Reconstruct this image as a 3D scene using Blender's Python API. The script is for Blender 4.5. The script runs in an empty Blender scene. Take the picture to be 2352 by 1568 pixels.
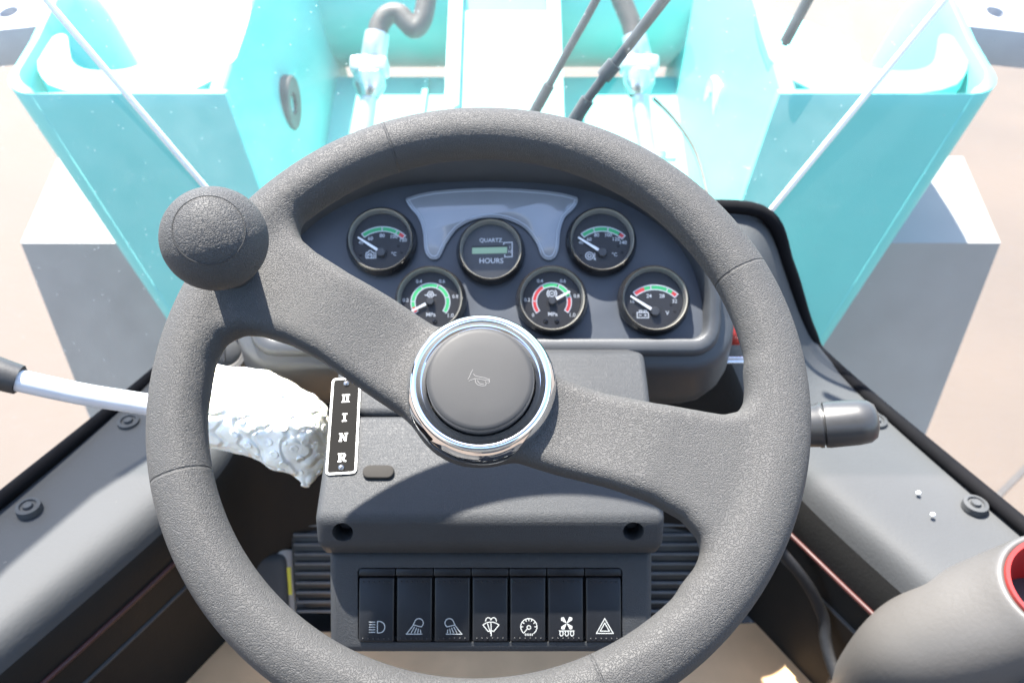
import bpy, bmesh, math, random
import numpy as np
from mathutils import Vector, Matrix, noise
random.seed(7)
S = bpy.context.scene
COL = S.collection
rad = math.radians

# ------------------------------------------------------------------ camera
FPX = 1900.0                      # focal length in units of the 2352-wide frame
PITCH = rad(35.8)
CAM = Vector((0.018, 0.0, 2.38))
FW = Vector((0, math.cos(PITCH), -math.sin(PITCH)))
UP = Vector((0, math.sin(PITCH), math.cos(PITCH)))
cam_d = bpy.data.cameras.new('camera')
cam_d.sensor_width = 36.0
cam_d.lens = 36.0 * FPX / 2352.0
cam_d.clip_start = 0.02
cam_d.clip_end = 500
cam_d.dof.use_dof = True
cam_d.dof.focus_distance = 0.53
cam_d.dof.aperture_fstop = 10.0
cam = bpy.data.objects.new('camera', cam_d)
COL.objects.link(cam)
cam.location = CAM
cam.rotation_euler = (rad(90) - PITCH, 0, 0)
S.camera = cam

# ------------------------------------------------------------------ light
SUN_EL, SUN_AZ = rad(68), rad(-36)         # azimuth from straight ahead, minus = left
W = bpy.data.worlds.new('World')
S.world = W
W.use_nodes = True
nt = W.node_tree
sky = nt.nodes.new('ShaderNodeTexSky')
sky.sky_type = 'NISHITA'
sky.sun_disc = False
sky.sun_elevation = SUN_EL
sky.sun_rotation = SUN_AZ
nt.links.new(sky.outputs[0], nt.nodes['Background'].inputs[0])
nt.nodes['Background'].inputs[1].default_value = 0.13
sd = bpy.data.lights.new('sun', 'SUN')
sd.energy = 4.8
sd.angle = rad(0.8)
sd.color = (1.0, 0.95, 0.87)
sun = bpy.data.objects.new('sun', sd)
COL.objects.link(sun)
SL = Vector((math.sin(SUN_AZ) * math.cos(SUN_EL), math.cos(SUN_AZ) * math.cos(SUN_EL), math.sin(SUN_EL)))
sun.rotation_euler = SL.to_track_quat('Z', 'Y').to_euler()
S.view_settings.view_transform = 'Standard'
S.view_settings.look = 'None'
S.view_settings.gamma = 1
S.view_settings.exposure = 2.45
S.render.engine = 'CYCLES'
S.cycles.max_bounces = 8
S.cycles.transparent_max_bounces = 16

# ------------------------------------------------------------------ helpers from image pixels to scene points
def D(u, v):
    return FW + Vector((1, 0, 0)) * ((u - 1176) / FPX) + UP * ((784 - v) / FPX)
def at(u, v, s): return CAM + D(u, v) * s
def onz(u, v, z):
    d = D(u, v); return CAM + d * ((z - CAM.z) / d.z)
def ony(u, v, y):
    d = D(u, v); return CAM + d * (y / d.y)
def onx(u, v, x):
    d = D(u, v); return CAM + d * ((x - CAM.x) / d.x)
def onp(u, v, p, n):
    d = D(u, v); return CAM + d * ((p - CAM).dot(n) / d.dot(n))
K = 1.17                          # dash and column parts scaled about the camera by this factor
def RK(x, y, z): return Vector(((x - CAM.x) * K + CAM.x, y * K, z * K + CAM.z))
def R(x, y, z):                   # point measured from the eye height
    return Vector((x, y, z + CAM.z))

# ------------------------------------------------------------------ materials
def mat(name, col, rough=0.5, metal=0.0, spec=0.5, var=0.0, vscale=20.0, bump=None, coat=0.0, trans=0.0, wear=None, emis=None):
    """bump: list of (kind, scale, strength, distance) with kind worm/noise/fine"""
    m = bpy.data.materials.new(name)
    m.use_nodes = True
    n = m.node_tree
    b = n.nodes['Principled BSDF']
    b.inputs['Base Color'].default_value = (*col, 1)
    b.inputs['Roughness'].default_value = rough
    b.inputs['Metallic'].default_value = metal
    b.inputs['Specular IOR Level'].default_value = spec
    b.inputs['Coat Weight'].default_value = coat
    tc = n.nodes.new('ShaderNodeTexCoord')
    last = None
    if var:
        t = n.nodes.new('ShaderNodeTexNoise')
        t.inputs['Scale'].default_value = vscale
        t.inputs['Detail'].default_value = 6
        n.links.new(tc.outputs['Object'], t.inputs['Vector'])
        mr = n.nodes.new('ShaderNodeMapRange')
        mr.inputs[1].default_value = 0.3; mr.inputs[2].default_value = 0.7
        mr.inputs[3].default_value = 1 - var; mr.inputs[4].default_value = 1 + var
        n.links.new(t.outputs['Fac'], mr.inputs[0])
        mx = n.nodes.new('ShaderNodeMix'); mx.data_type = 'RGBA'; mx.blend_type = 'MULTIPLY'
        mx.inputs['Factor'].default_value = 1
        mx.inputs['A'].default_value = (*col, 1)
        n.links.new(mr.outputs[0], mx.inputs['B'])
        last = mx.outputs['Result']
        n.links.new(last, b.inputs['Base Color'])
        rr = n.nodes.new('ShaderNodeMapRange')
        rr.inputs[1].default_value = 0.3; rr.inputs[2].default_value = 0.7
        rr.inputs[3].default_value = max(0.02, rough - var * .4); rr.inputs[4].default_value = min(1, rough + var * .4)
        n.links.new(t.outputs['Fac'], rr.inputs[0])
        n.links.new(rr.outputs[0], b.inputs['Roughness'])
    if wear:                       # pale dust specks: (colour, scale, threshold)
        wc, ws, wt = wear
        t = n.nodes.new('ShaderNodeTexNoise')
        t.inputs['Scale'].default_value = ws
        t.inputs['Detail'].default_value = 3
        n.links.new(tc.outputs['Object'], t.inputs['Vector'])
        mr = n.nodes.new('ShaderNodeMapRange')
        mr.inputs[1].default_value = wt; mr.inputs[2].default_value = wt + 0.06
        n.links.new(t.outputs['Fac'], mr.inputs[0])
        mx = n.nodes.new('ShaderNodeMix'); mx.data_type = 'RGBA'
        mx.inputs['A'].default_value = (*col, 1)
        if last: n.links.new(last, mx.inputs['A'])
        mx.inputs['B'].default_value = (*wc, 1)
        n.links.new(mr.outputs[0], mx.inputs['Factor'])
        n.links.new(mx.outputs['Result'], b.inputs['Base Color'])
    prev = None
    for kind, sc, st, dist in (bump or []):
        t = n.nodes.new('ShaderNodeTexNoise')
        t.inputs['Scale'].default_value = sc
        t.inputs['Detail'].default_value = 0.0 if kind == 'worm' else 3.0
        n.links.new(tc.outputs['Object'], t.inputs['Vector'])
        h = t.outputs['Fac']
        if kind == 'worm':
            a = n.nodes.new('ShaderNodeMath'); a.operation = 'SUBTRACT'; a.inputs[1].default_value = 0.5
            n.links.new(h, a.inputs[0])
            c = n.nodes.new('ShaderNodeMath'); c.operation = 'ABSOLUTE'
            n.links.new(a.outputs[0], c.inputs[0])
            mr = n.nodes.new('ShaderNodeMapRange'); mr.interpolation_type = 'SMOOTHSTEP'
            mr.inputs[1].default_value = 0.0; mr.inputs[2].default_value = 0.13
            n.links.new(c.outputs[0], mr.inputs[0])
            h = mr.outputs[0]
        bp = n.nodes.new('ShaderNodeBump')
        bp.inputs['Strength'].default_value = st
        bp.inputs['Distance'].default_value = dist
        n.links.new(h, bp.inputs['Height'])
        if prev: n.links.new(prev, bp.inputs['Normal'])
        prev = bp.outputs['Normal']
    if prev: n.links.new(prev, b.inputs['Normal'])
    if trans: b.inputs['Transmission Weight'].default_value = trans
    if emis:
        b.inputs['Emission Color'].default_value = (*emis[0], 1); b.inputs['Emission Strength'].default_value = emis[1]
    return m

def pane_mat(name, tint, dust, refl=1.0, dscale=30):
    m = bpy.data.materials.new(name); m.use_nodes = True
    n = m.node_tree; n.nodes.clear()
    out = n.nodes.new('ShaderNodeOutputMaterial')
    tr = n.nodes.new('ShaderNodeBsdfTransparent'); tr.inputs[0].default_value = (*tint, 1)
    gl = n.nodes.new('ShaderNodeBsdfGlossy'); gl.inputs['Roughness'].default_value = 0.02
    fr = n.nodes.new('ShaderNodeLayerWeight'); fr.inputs[0].default_value = 0.12
    fm = n.nodes.new('ShaderNodeMath'); fm.operation = 'MULTIPLY'; fm.inputs[1].default_value = refl
    n.links.new(fr.outputs['Fresnel'], fm.inputs[0])
    mx = n.nodes.new('ShaderNodeMixShader')
    n.links.new(fm.outputs[0], mx.inputs[0]); n.links.new(tr.outputs[0], mx.inputs[1]); n.links.new(gl.outputs[0], mx.inputs[2])
    last = mx.outputs[0]
    if dust:
        tl = n.nodes.new('ShaderNodeBsdfTranslucent'); tl.inputs[0].default_value = (.85, .9, .92, 1)
        tc = n.nodes.new('ShaderNodeTexCoord')
        t = n.nodes.new('ShaderNodeTexNoise'); t.inputs['Scale'].default_value = dscale; t.inputs['Detail'].default_value = 8
        n.links.new(tc.outputs['Object'], t.inputs['Vector'])
        mr = n.nodes.new('ShaderNodeMapRange')
        mr.inputs[1].default_value = .35; mr.inputs[2].default_value = .7
        mr.inputs[3].default_value = dust * .85; mr.inputs[4].default_value = dust * 1.25
        n.links.new(t.outputs['Fac'], mr.inputs[0])
        v = n.nodes.new('ShaderNodeTexVoronoi'); v.inputs['Scale'].default_value = dscale * 3
        n.links.new(tc.outputs['Object'], v.inputs['Vector'])
        m2 = n.nodes.new('ShaderNodeMapRange'); m2.inputs[1].default_value = .04; m2.inputs[2].default_value = .10
        m2.inputs[3].default_value = .22; m2.inputs[4].default_value = 0
        n.links.new(v.outputs['Distance'], m2.inputs[0])
        ad = n.nodes.new('ShaderNodeMath'); ad.operation = 'ADD'
        n.links.new(mr.outputs[0], ad.inputs[0]); n.links.new(m2.outputs[0], ad.inputs[1])
        m3 = n.nodes.new('ShaderNodeMixShader')
        n.links.new(ad.outputs[0], m3.inputs[0]); n.links.new(last, m3.inputs[1]); n.links.new(tl.outputs[0], m3.inputs[2])
        last = m3.outputs[0]
    n.links.new(last, out.inputs[0])
    return m

M = {}
M['grip'] = mat('moulded_grip', (.0485, .0475, .0458), .66, spec=.33, bump=[('worm', 780, .85, .0005)], var=.14, vscale=9)
M['knob'] = mat('knob_plastic', (.043, .0427, .042), .66, spec=.33, bump=[('worm', 780, .85, .0005)], var=.1, vscale=15)
M['shell'] = mat('grained_shell', (.030, .032, .0345), .62, spec=.32, bump=[('worm', 800, .5, .0004)], var=.1, vscale=14, wear=((.16, .155, .14), 900, .80))
M['housing'] = mat('dash_housing', (.044, .047, .051), .45, spec=.45, bump=[('noise', 900, .3, .0006)], var=.1, vscale=12)
M['panel'] = mat('gauge_panel_plastic', (.040, .046, .056), .38, spec=.5, bump=[('noise', 700, .08, .0004)], var=.12, vscale=18)
M['lens_plate'] = mat('indicator_lens_plastic', (.20, .212, .228), .15, spec=.6, var=.1, vscale=10, coat=1.0)  # pale base colour stands in for the sky's reflection
M['bezel'] = mat('gloss_black_bezel', (.012, .012, .013), .16, spec=.6, coat=.3)
M['dial'] = mat('dial_black', (.018, .018, .020), .6)
M['hdial'] = mat('dial_grey', (.045, .048, .052), .5)
M['white'] = mat('print_white', (.50, .51, .51), .5)
M['green'] = mat('print_green', (.03, .36, .12), .5)
M['lgreen'] = mat('print_bright_green', (.05, .48, .15), .5)
M['red'] = mat('print_red', (.55, .04, .04), .5)
M['needle'] = mat('needle_white', (.85, .85, .83), .4)
M['cap'] = mat('pivot_cap', (.045, .046, .048), .5)
M['lcd'] = mat('lcd_green', (.28, .40, .24), .25)
M['glass'] = pane_mat('gauge_glass', (.98, .98, .98), 0, .8)
M['pane'] = pane_mat('window_glass', (.95, .975, .97), .045, .9)
M['pane2'] = pane_mat('side_window_glass', (.96, .975, .975), .03, .8)
M['chrome'] = mat('chrome', (.86, .87, .88), .05, 1.0)
M['button'] = mat('horn_button_rubber', (.027, .027, .0272), .58, spec=.3, bump=[('noise', 1500, .12, .0004)], var=.08, vscale=40)
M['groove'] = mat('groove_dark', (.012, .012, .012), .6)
M['switch'] = mat('switch_plastic', (.008, .0085, .010), .40, spec=.35, var=.15, vscale=60)
M['icon'] = mat('icon_white', (.42, .43, .41), .6)
M['plate'] = mat('plate_black', (.006, .0055, .005), .7, spec=.06, wear=((.2, .19, .17), 1100, .78))
M['platew'] = mat('plate_white', (.72, .72, .68), .6)
M['screw'] = mat('screw_steel', (.30, .30, .31), .3, 1.0)
M['steel'] = mat('bright_steel', (.62, .63, .65), .28, 1.0, var=.1, vscale=30)
M['pipe'] = mat('zinc_pipe', (.6, .62, .62), .35, .6, var=.12, vscale=30)
M['plug'] = mat('rubber_plug', (.028, .026, .0235), .8, spec=.15, var=.2, vscale=90, bump=[('noise', 500, .2, .0004)])
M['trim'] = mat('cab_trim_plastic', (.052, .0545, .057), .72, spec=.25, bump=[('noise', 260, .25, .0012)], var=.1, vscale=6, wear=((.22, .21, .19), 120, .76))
M['seal'] = mat('black_rubber_seal', (.004, .004, .005), .85, spec=.12, var=.2, vscale=30)
M['bead'] = mat('glass_edge_bead', (.80, .80, .74), .25, spec=.6)
M['kick'] = mat('kick_panel_shaded', (.010, .0098, .0095), .7, spec=.2, bump=[('noise', 260, .25, .0012)], var=.15, vscale=9)  # dark plastic, taken near black to hold the footwell's shade
M['redline'] = mat('red_piping', (.038, .006, .005), .55, var=.15, vscale=40)
M['mat'] = mat('floor_rubber', (.006, .006, .007), .6, var=.25, vscale=25, bump=[('noise', 90, .3, .002)])
M['card'] = mat('cardboard', (.72, .46, .25), .85, var=.10, vscale=14, bump=[('noise', 120, .15, .001)])
M['cyan'] = mat('cyan_paint', (.12, .475, .43), .5, spec=.4, var=.03, vscale=5, coat=.1, wear=((.25, .45, .45), 60, .76))
M['fender'] = mat('grey_paint', (.26, .254, .242), .5, spec=.4, var=.07, vscale=6, wear=((.4, .39, .36), 55, .74))
M['hose'] = mat('hose_rubber', (.050, .042, .036), .6, var=.2, vscale=60, bump=[('noise', 120, .3, .002)])
M['wiper'] = mat('wiper_black', (.03, .03, .032), .4, var=.15, vscale=80)
M['wrap'] = mat('bubble_film', (.95, .92, .80), .35, spec=.5, var=.05, vscale=60, trans=.0, bump=[('worm', 48, .7, .004), ('noise', 150, .3, .002)])
M['black'] = mat('matt_black', (.012, .012, .013), .45, var=.2, vscale=30)
M['grip2'] = mat('lever_grip', (.022, .022, .022), .5, var=.15, vscale=60, bump=[('noise', 300, .2, .0006)])
M['redcup'] = mat('red_plastic', (.30, .03, .025), .35, var=.08, vscale=30)
M['yellow'] = mat('sticker_yellow', (.60, .55, .05), .5)
M['sticker'] = mat('sticker_white', (.55, .57, .58), .5)
M['console'] = mat('console_plastic', (.072, .069, .066), .5, bump=[('noise', 220, .2, .0012)], var=.12, vscale=7)
M['brkt'] = mat('bracket_paint', (.34, .35, .38), .4, var=.06, vscale=10)
M['pedalrib'] = mat('worn_rib', (.085, .09, .095), .4, var=.2, vscale=80)
M['bezelring'] = mat('bezel_ring_highlight', (.22, .215, .19), .28, .0, spec=.7)  # paler than the black bezel, to imitate light on its inner slope
M['rod'] = mat('painted_rod', (.55, .56, .58), .3, .2, var=.05, vscale=40)
M['stalk'] = mat('stalk_plastic', (.030, .030, .030), .38, var=.1, vscale=60, wear=((.2, .2, .19), 260, .78))
M['cap2'] = mat('edge_highlight', (.16, .155, .15), .4)
M['skyblock'] = mat('sky_blocker', (.40, .40, .39), .8, var=.05)
M['lensline'] = mat('lens_edge_line', (.30, .325, .35), .4)
M['backblock'] = mat('back_blocker', (.10, .10, .10), .85, var=.05)
M['holed'] = mat('dark_hole', (.01, .01, .01), .8)

M['wrap'].node_tree.nodes['Principled BSDF'].inputs['Subsurface Weight'].default_value = .6
M['wrap'].node_tree.nodes['Principled BSDF'].inputs['Subsurface Radius'].default_value = (.03, .027, .02)
# concrete ground: pale, warm, with faint stains and cracks
gm = mat('concrete', (.080, .060, .046), .85, var=.12, vscale=.9, bump=[('noise', 14, .3, .01)])
M['ground'] = gm

# seams on the rim: shallow grooves across the tube, a real relief of the moulding
def add_seams(m, angles):
    n = m.node_tree; b = n.nodes['Principled BSDF']
    tc = n.nodes.new('ShaderNodeTexCoord'); sp = n.nodes.new('ShaderNodeSeparateXYZ')
    n.links.new(tc.outputs['Object'], sp.inputs[0])
    acc = None
    for a in angles:
        # distance to the half-plane at angle a
        ca, sa = math.cos(a), math.sin(a)
        m1 = n.nodes.new('ShaderNodeMath'); m1.operation = 'MULTIPLY'; m1.inputs[1].default_value = -sa
        m2 = n.nodes.new('ShaderNodeMath'); m2.operation = 'MULTIPLY_ADD'; m2.inputs[1].default_value = ca
        n.links.new(sp.outputs[0], m1.inputs[0]); n.links.new(sp.outputs[1], m2.inputs[0]); n.links.new(m1.outputs[0], m2.inputs[2])
        ab = n.nodes.new('ShaderNodeMath'); ab.operation = 'ABSOLUTE'; n.links.new(m2.outputs[0], ab.inputs[0])
        d1 = n.nodes.new('ShaderNodeMath'); d1.operation = 'MULTIPLY'; d1.inputs[1].default_value = ca
        d2 = n.nodes.new('ShaderNodeMath'); d2.operation = 'MULTIPLY_ADD'; d2.inputs[1].default_value = sa
        n.links.new(sp.outputs[0], d1.inputs[0]); n.links.new(sp.outputs[1], d2.inputs[0]); n.links.new(d1.outputs[0], d2.inputs[2])
        g = n.nodes.new('ShaderNodeMath'); g.operation = 'GREATER_THAN'; g.inputs[1].default_value = .16
        n.links.new(d2.outputs[0], g.inputs[0])
        mr = n.nodes.new('ShaderNodeMapRange'); mr.inputs[1].default_value = .0003; mr.inputs[2].default_value = .0011
        mr.inputs[3].default_value = 1; mr.inputs[4].default_value = 0
        n.links.new(ab.outputs[0], mr.inputs[0])
        mu = n.nodes.new('ShaderNodeMath'); mu.operation = 'MULTIPLY'
        n.links.new(g.outputs[0], mu.inputs[0]); n.links.new(mr.outputs[0], mu.inputs[1])
        if acc is None: acc = mu.outputs[0]
        else:
            mm = n.nodes.new('ShaderNodeMath'); mm.operation = 'MAXIMUM'
            n.links.new(acc, mm.inputs[0]); n.links.new(mu.outputs[0], mm.inputs[1]); acc = mm.outputs[0]
    bp = n.nodes.new('ShaderNodeBump'); bp.invert = True
    bp.inputs['Strength'].default_value = .8; bp.inputs['Distance'].default_value = .0013
    n.links.new(acc, bp.inputs['Height'])
    old = b.inputs['Normal'].links[0].from_socket
    n.links.new(old, bp.inputs['Normal']); n.links.new(bp.outputs[0], b.inputs['Normal'])

# ------------------------------------------------------------------ mesh helpers
def link(name, me, m, parent=None, smooth=True, mw=None):
    o = bpy.data.objects.new(name, me); COL.objects.link(o)
    if m is not None: me.materials.append(M[m] if isinstance(m, str) else m)
    if smooth:
        me.polygons.foreach_set('use_smooth', [True] * len(me.polygons))
    if parent is not None: o.parent = parent
    if mw is not None: o.matrix_local = mw
    return o
def pyd(name, vs, fs, m, parent=None, smooth=False, mw=None):
    me = bpy.data.meshes.new(name); me.from_pydata([tuple(v) for v in vs], [], fs); me.update()
    return link(name, me, m, parent, smooth, mw)
def auto(o, ang=35):
    me = o.data
    me.polygons.foreach_set('use_smooth', [True] * len(me.polygons))
    bm = bmesh.new(); bm.from_mesh(me)
    for e in bm.edges:
        if len(e.link_faces) == 2 and e.calc_face_angle(0) > rad(ang): e.smooth = False
    bm.to_mesh(me); bm.free()
    return o
def empty(name, mw, label=None, cat=None, group=None):
    o = bpy.data.objects.new(name, None); COL.objects.link(o); o.matrix_world = mw
    o.empty_display_size = .02
    if label: tag(o, label, cat, group)
    return o
def tag(o, label=None, cat=None, group=None, kind=None):
    if label: o['label'] = label
    if cat: o['category'] = cat
    if group: o['group'] = group
    if kind: o['kind'] = kind
    return o
def frame(o, x, y, z):
    m = Matrix((x, y, z)).transposed().to_4x4(); m.translation = o; return m
T = Matrix.Translation
def bevelled(name, bm, m, parent=None, bev=0.0, seg=3, mw=None, ang=35, lim=None):
    if bev:
        es = [e for e in bm.edges if len(e.link_faces) == 2 and e.calc_face_angle(0) > rad(25)] if lim is None else lim(bm)
        bmesh.ops.bevel(bm, geom=es, offset=bev, segments=seg, profile=.5, affect='EDGES', clamp_overlap=True)
    bmesh.ops.recalc_face_normals(bm, faces=bm.faces)
    me = bpy.data.meshes.new(name); bm.to_mesh(me); bm.free()
    o = link(name, me, m, parent, True, mw)
    return auto(o, ang)
def box(name, x0, x1, y0, y1, z0, z1, m, parent=None, bev=0, seg=2, mw=None):
    bm = bmesh.new(); bmesh.ops.create_cube(bm, size=1)
    for v in bm.verts:
        v.co = Vector((x0 + (v.co.x + .5) * (x1 - x0), y0 + (v.co.y + .5) * (y1 - y0), z0 + (v.co.z + .5) * (z1 - z0)))
    return bevelled(name, bm, m, parent, bev, seg, mw)
def prism_bm(pts, h0, h1):
    bm = bmesh.new()
    a = [bm.verts.new((p[0], p[1], h0)) for p in pts]; b = [bm.verts.new((p[0], p[1], h1)) for p in pts]
    n = len(pts)
    bm.faces.new(a[::-1]); bm.faces.new(b)
    for i in range(n): bm.faces.new((a[i], a[(i + 1) % n], b[(i + 1) % n], b[i]))
    bmesh.ops.recalc_face_normals(bm, faces=bm.faces)
    return bm
def prism(name, pts, h0, h1, m, parent=None, bev=0, seg=2, mw=None):
    return bevelled(name, prism_bm(pts, h0, h1), m, parent, bev, seg, mw)
def lathe(name, prof, m, parent=None, n=64, mw=None, ang=40, close=False):
    vs, fs = [], []
    for i in range(n):
        a = 2 * math.pi * i / n
        for r, z in prof: vs.append((r * math.cos(a), r * math.sin(a), z))
    k = len(prof)
    for i in range(n):
        j = (i + 1) % n
        for q in range(k - 1):
            fs.append((i * k + q, j * k + q, j * k + q + 1, i * k + q + 1))
    bm = bmesh.new()
    bv = [bm.verts.new(v) for v in vs]
    for f in fs: bm.faces.new([bv[i] for i in f])
    bmesh.ops.remove_doubles(bm, verts=bm.verts, dist=1e-6)
    bmesh.ops.recalc_face_normals(bm, faces=bm.faces)
    me = bpy.data.meshes.new(name); bm.to_mesh(me); bm.free()
    return auto(link(name, me, m, parent, True, mw), ang)
def spline(pts, n=8):
    pts = [Vector(p) for p in pts]; out = []
    for i in range(len(pts) - 1):
        p0 = pts[max(i - 1, 0)]; p1 = pts[i]; p2 = pts[i + 1]; p3 = pts[min(i + 2, len(pts) - 1)]
        for k in range(n):
            t = k / n
            out.append(.5 * ((2 * p1) + (p2 - p0) * t + (2 * p0 - 5 * p1 + 4 * p2 - p3) * t * t + (3 * p1 - p0 - 3 * p2 + p3) * t ** 3))
    out.append(pts[-1]); return out
def tube(name, pts, r, m, parent=None, n=14, closed=False, mw=None, caps=True, sx=1.0):
    pts = [Vector(p) for p in pts]; N = len(pts)
    rs = r if isinstance(r, (list, tuple)) else [r] * N
    vs, fs = [], []
    up = Vector((0, 0, 1)); prev = None
    for i, p in enumerate(pts):
        t = (pts[min(i + 1, N - 1)] - pts[max(i - 1, 0)]) if not closed else (pts[(i + 1) % N] - pts[i - 1])
        t.normalize()
        if prev is None:
            a = t.cross(up)
            if a.length < .1: a = t.cross(Vector((0, 1, 0)))
        else: a = prev - t * prev.dot(t)
        a.normalize(); prev = a; b = t.cross(a)
        for k in range(n):
            q = 2 * math.pi * k / n
            vs.append(p + a * (math.cos(q) * rs[i] * sx) + b * (math.sin(q) * rs[i]))
    for i in range(N if closed else N - 1):
        j = (i + 1) % N
        for k in range(n):
            l = (k + 1) % n
            fs.append((i * n + k, i * n + l, j * n + l, j * n + k))
    if caps and not closed:
        fs.append(tuple(range(n - 1, -1, -1))); fs.append(tuple((N - 1) * n + k for k in range(n)))
    o = pyd(name, vs, fs, m, parent, True, mw)
    return auto(o, 50)
def strokes(name, lines, w, m, parent=None, z=0.0, th=.0002, mw=None):
    """flat print: polylines (list of 2-D points, optional closed) drawn with width w; or filled polygons when w is None"""
    vs, fs = [], []
    for ln in lines:
        if isinstance(ln, dict): pts, cl, ww, fill = ln['p'], ln.get('c', False), ln.get('w', w), ln.get('f', False)
        else: pts, cl, ww, fill = ln, False, w, False
        if fill:
            b = len(vs); vs += [(p[0], p[1], z) for p in pts]; fs.append(tuple(range(b, b + len(pts)))); continue
        N = len(pts); b = len(vs)
        for i in range(N):
            p = Vector(pts[i]).to_2d()
            if cl: a, c = Vector(pts[i - 1]).to_2d(), Vector(pts[(i + 1) % N]).to_2d()
            else: a, c = Vector(pts[max(i - 1, 0)]).to_2d(), Vector(pts[min(i + 1, N - 1)]).to_2d()
            d1 = (p - a).normalized() if (p - a).length > 1e-9 else (c - p).normalized()
            d2 = (c - p).normalized() if (c - p).length > 1e-9 else d1
            n1 = Vector((-d1.y, d1.x)); n2 = Vector((-d2.y, d2.x)); nn = (n1 + n2)
            nn = nn.normalized() if nn.length > 1e-6 else n1
            k = ww / 2 / max(.45, nn.dot(n1))
            vs.append((p.x + nn.x * k, p.y + nn.y * k, z)); vs.append((p.x - nn.x * k, p.y - nn.y * k, z))
        for i in range(N if cl else N - 1):
            j = (i + 1) % N
            fs.append((b + 2 * i, b + 2 * i + 1, b + 2 * j + 1, b + 2 * j))
    bm = bmesh.new(); bv = [bm.verts.new(v) for v in vs]
    for f in fs:
        try: bm.faces.new([bv[i] for i in f])
        except ValueError: pass
    bm.normal_update()
    for f in bm.faces:
        if f.normal.z < 0: f.normal_flip()
    me = bpy.data.meshes.new(name); bm.to_mesh(me); bm.free()
    return link(name, me, m, parent, False, mw)
def arc(cx, cy, r, a0, a1, n=24, ry=None):
    ry = ry or r
    return [(cx + r * math.cos(rad(a0 + (a1 - a0) * i / n)), cy + ry * math.sin(rad(a0 + (a1 - a0) * i / n))) for i in range(n + 1)]
def text_lines(items, m, name, parent, z):
    """items: (string, x, y, size) centred; one mesh of flat print"""
    vs, fs = [], []
    for s, x, y, sz in items:
        cu = bpy.data.curves.new('t', 'FONT'); cu.body = s; cu.size = sz; cu.align_x = 'CENTER'; cu.align_y = 'CENTER'
        cu.resolution_u = 3; cu.offset = sz * .012
        to = bpy.data.objects.new('t', cu); COL.objects.link(to)
        dg = bpy.context.evaluated_depsgraph_get(); me = to.evaluated_get(dg).to_mesh()
        b = len(vs)
        vs += [(v.co.x + x, v.co.y + y, z) for v in me.vertices]
        fs += [tuple(b + i for i in p.vertices) for p in me.polygons]
        bpy.data.objects.remove(to); bpy.data.curves.remove(cu)
    return pyd(name, vs, fs, m, parent)
def boolean_cut(o, cutters):
    dgt = []
    for c in cutters:
        md = o.modifiers.new('b', 'BOOLEAN'); md.object = c; md.operation = 'DIFFERENCE'; md.solver = 'EXACT'; dgt.append(md)
    bpy.context.view_layer.update()
    dg = bpy.context.evaluated_depsgraph_get()
    me = bpy.data.meshes.new_from_object(o.evaluated_get(dg))
    o.modifiers.clear(); o.data = me
    for c in cutters: bpy.data.objects.remove(c)
    auto(o, 35)
def smooth_poly(pts, it=2, closed=True):
    for _ in range(it):
        q = []
        for i in range(len(pts)):
            a = Vector(pts[i]); b = Vector(pts[(i + 1) % len(pts)])
            q += [a * .75 + b * .25, a * .25 + b * .75]
        pts = q
    return pts
def surface_nets(F, org, h):
    """F<0 inside. returns verts, quads"""
    nx, ny, nz = F.shape
    ins = F < 0
    c = np.zeros((nx - 1, ny - 1, nz - 1), int)
    for i in (0, 1):
        for j in (0, 1):
            for k in (0, 1): c += ins[i:nx - 1 + i, j:ny - 1 + j, k:nz - 1 + k]
    act = (c > 0) & (c < 8)
    idx = -np.ones(act.shape, int); A = np.argwhere(act); idx[act] = np.arange(len(A))
    acc = np.zeros((len(A), 3)); cnt = np.zeros(len(A))
    corners = [(i, j, k) for i in (0, 1) for j in (0, 1) for k in (0, 1)]
    for a in range(8):
        for b in range(a + 1, 8):
            ca, cb = np.array(corners[a]), np.array(corners[b])
            if abs(ca - cb).sum() != 1: continue
            fa = F[A[:, 0] + ca[0], A[:, 1] + ca[1], A[:, 2] + ca[2]]; fb = F[A[:, 0] + cb[0], A[:, 1] + cb[1], A[:, 2] + cb[2]]
            cr = (fa < 0) != (fb < 0)
            t = np.where(cr, fa / np.where(cr, fa - fb, 1), 0)
            acc += np.where(cr[:, None], ca + (cb - ca) * t[:, None], 0); cnt += cr
    V = (A + acc / cnt[:, None]) * h + np.array(org)
    Q = []
    for ax in range(3):
        o1, o2 = [(1, 2), (2, 0), (0, 1)][ax]
        sl0 = [slice(None)] * 3; sl1 = [slice(None)] * 3; sl0[ax] = slice(0, -1); sl1[ax] = slice(1, None)
        f0 = ins[tuple(sl0)]; f1 = ins[tuple(sl1)]
        E = np.argwhere(f0 != f1)
        E = E[(E[:, o1] > 0) & (E[:, o2] > 0) & (E[:, o1] < F.shape[o1] - 1) & (E[:, o2] < F.shape[o2] - 1)]
        flip = f0[E[:, 0], E[:, 1], E[:, 2]]
        d1 = np.zeros(3, int); d1[o1] = 1; d2 = np.zeros(3, int); d2[o2] = 1
        q = np.stack([idx[tuple((E - d1 - d2).T)], idx[tuple((E - d2).T)], idx[tuple(E.T)], idx[tuple((E - d1).T)]], 1)
        q = np.where(flip[:, None], q, q[:, ::-1]); Q.append(q)
    return V, np.concatenate(Q)

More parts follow.
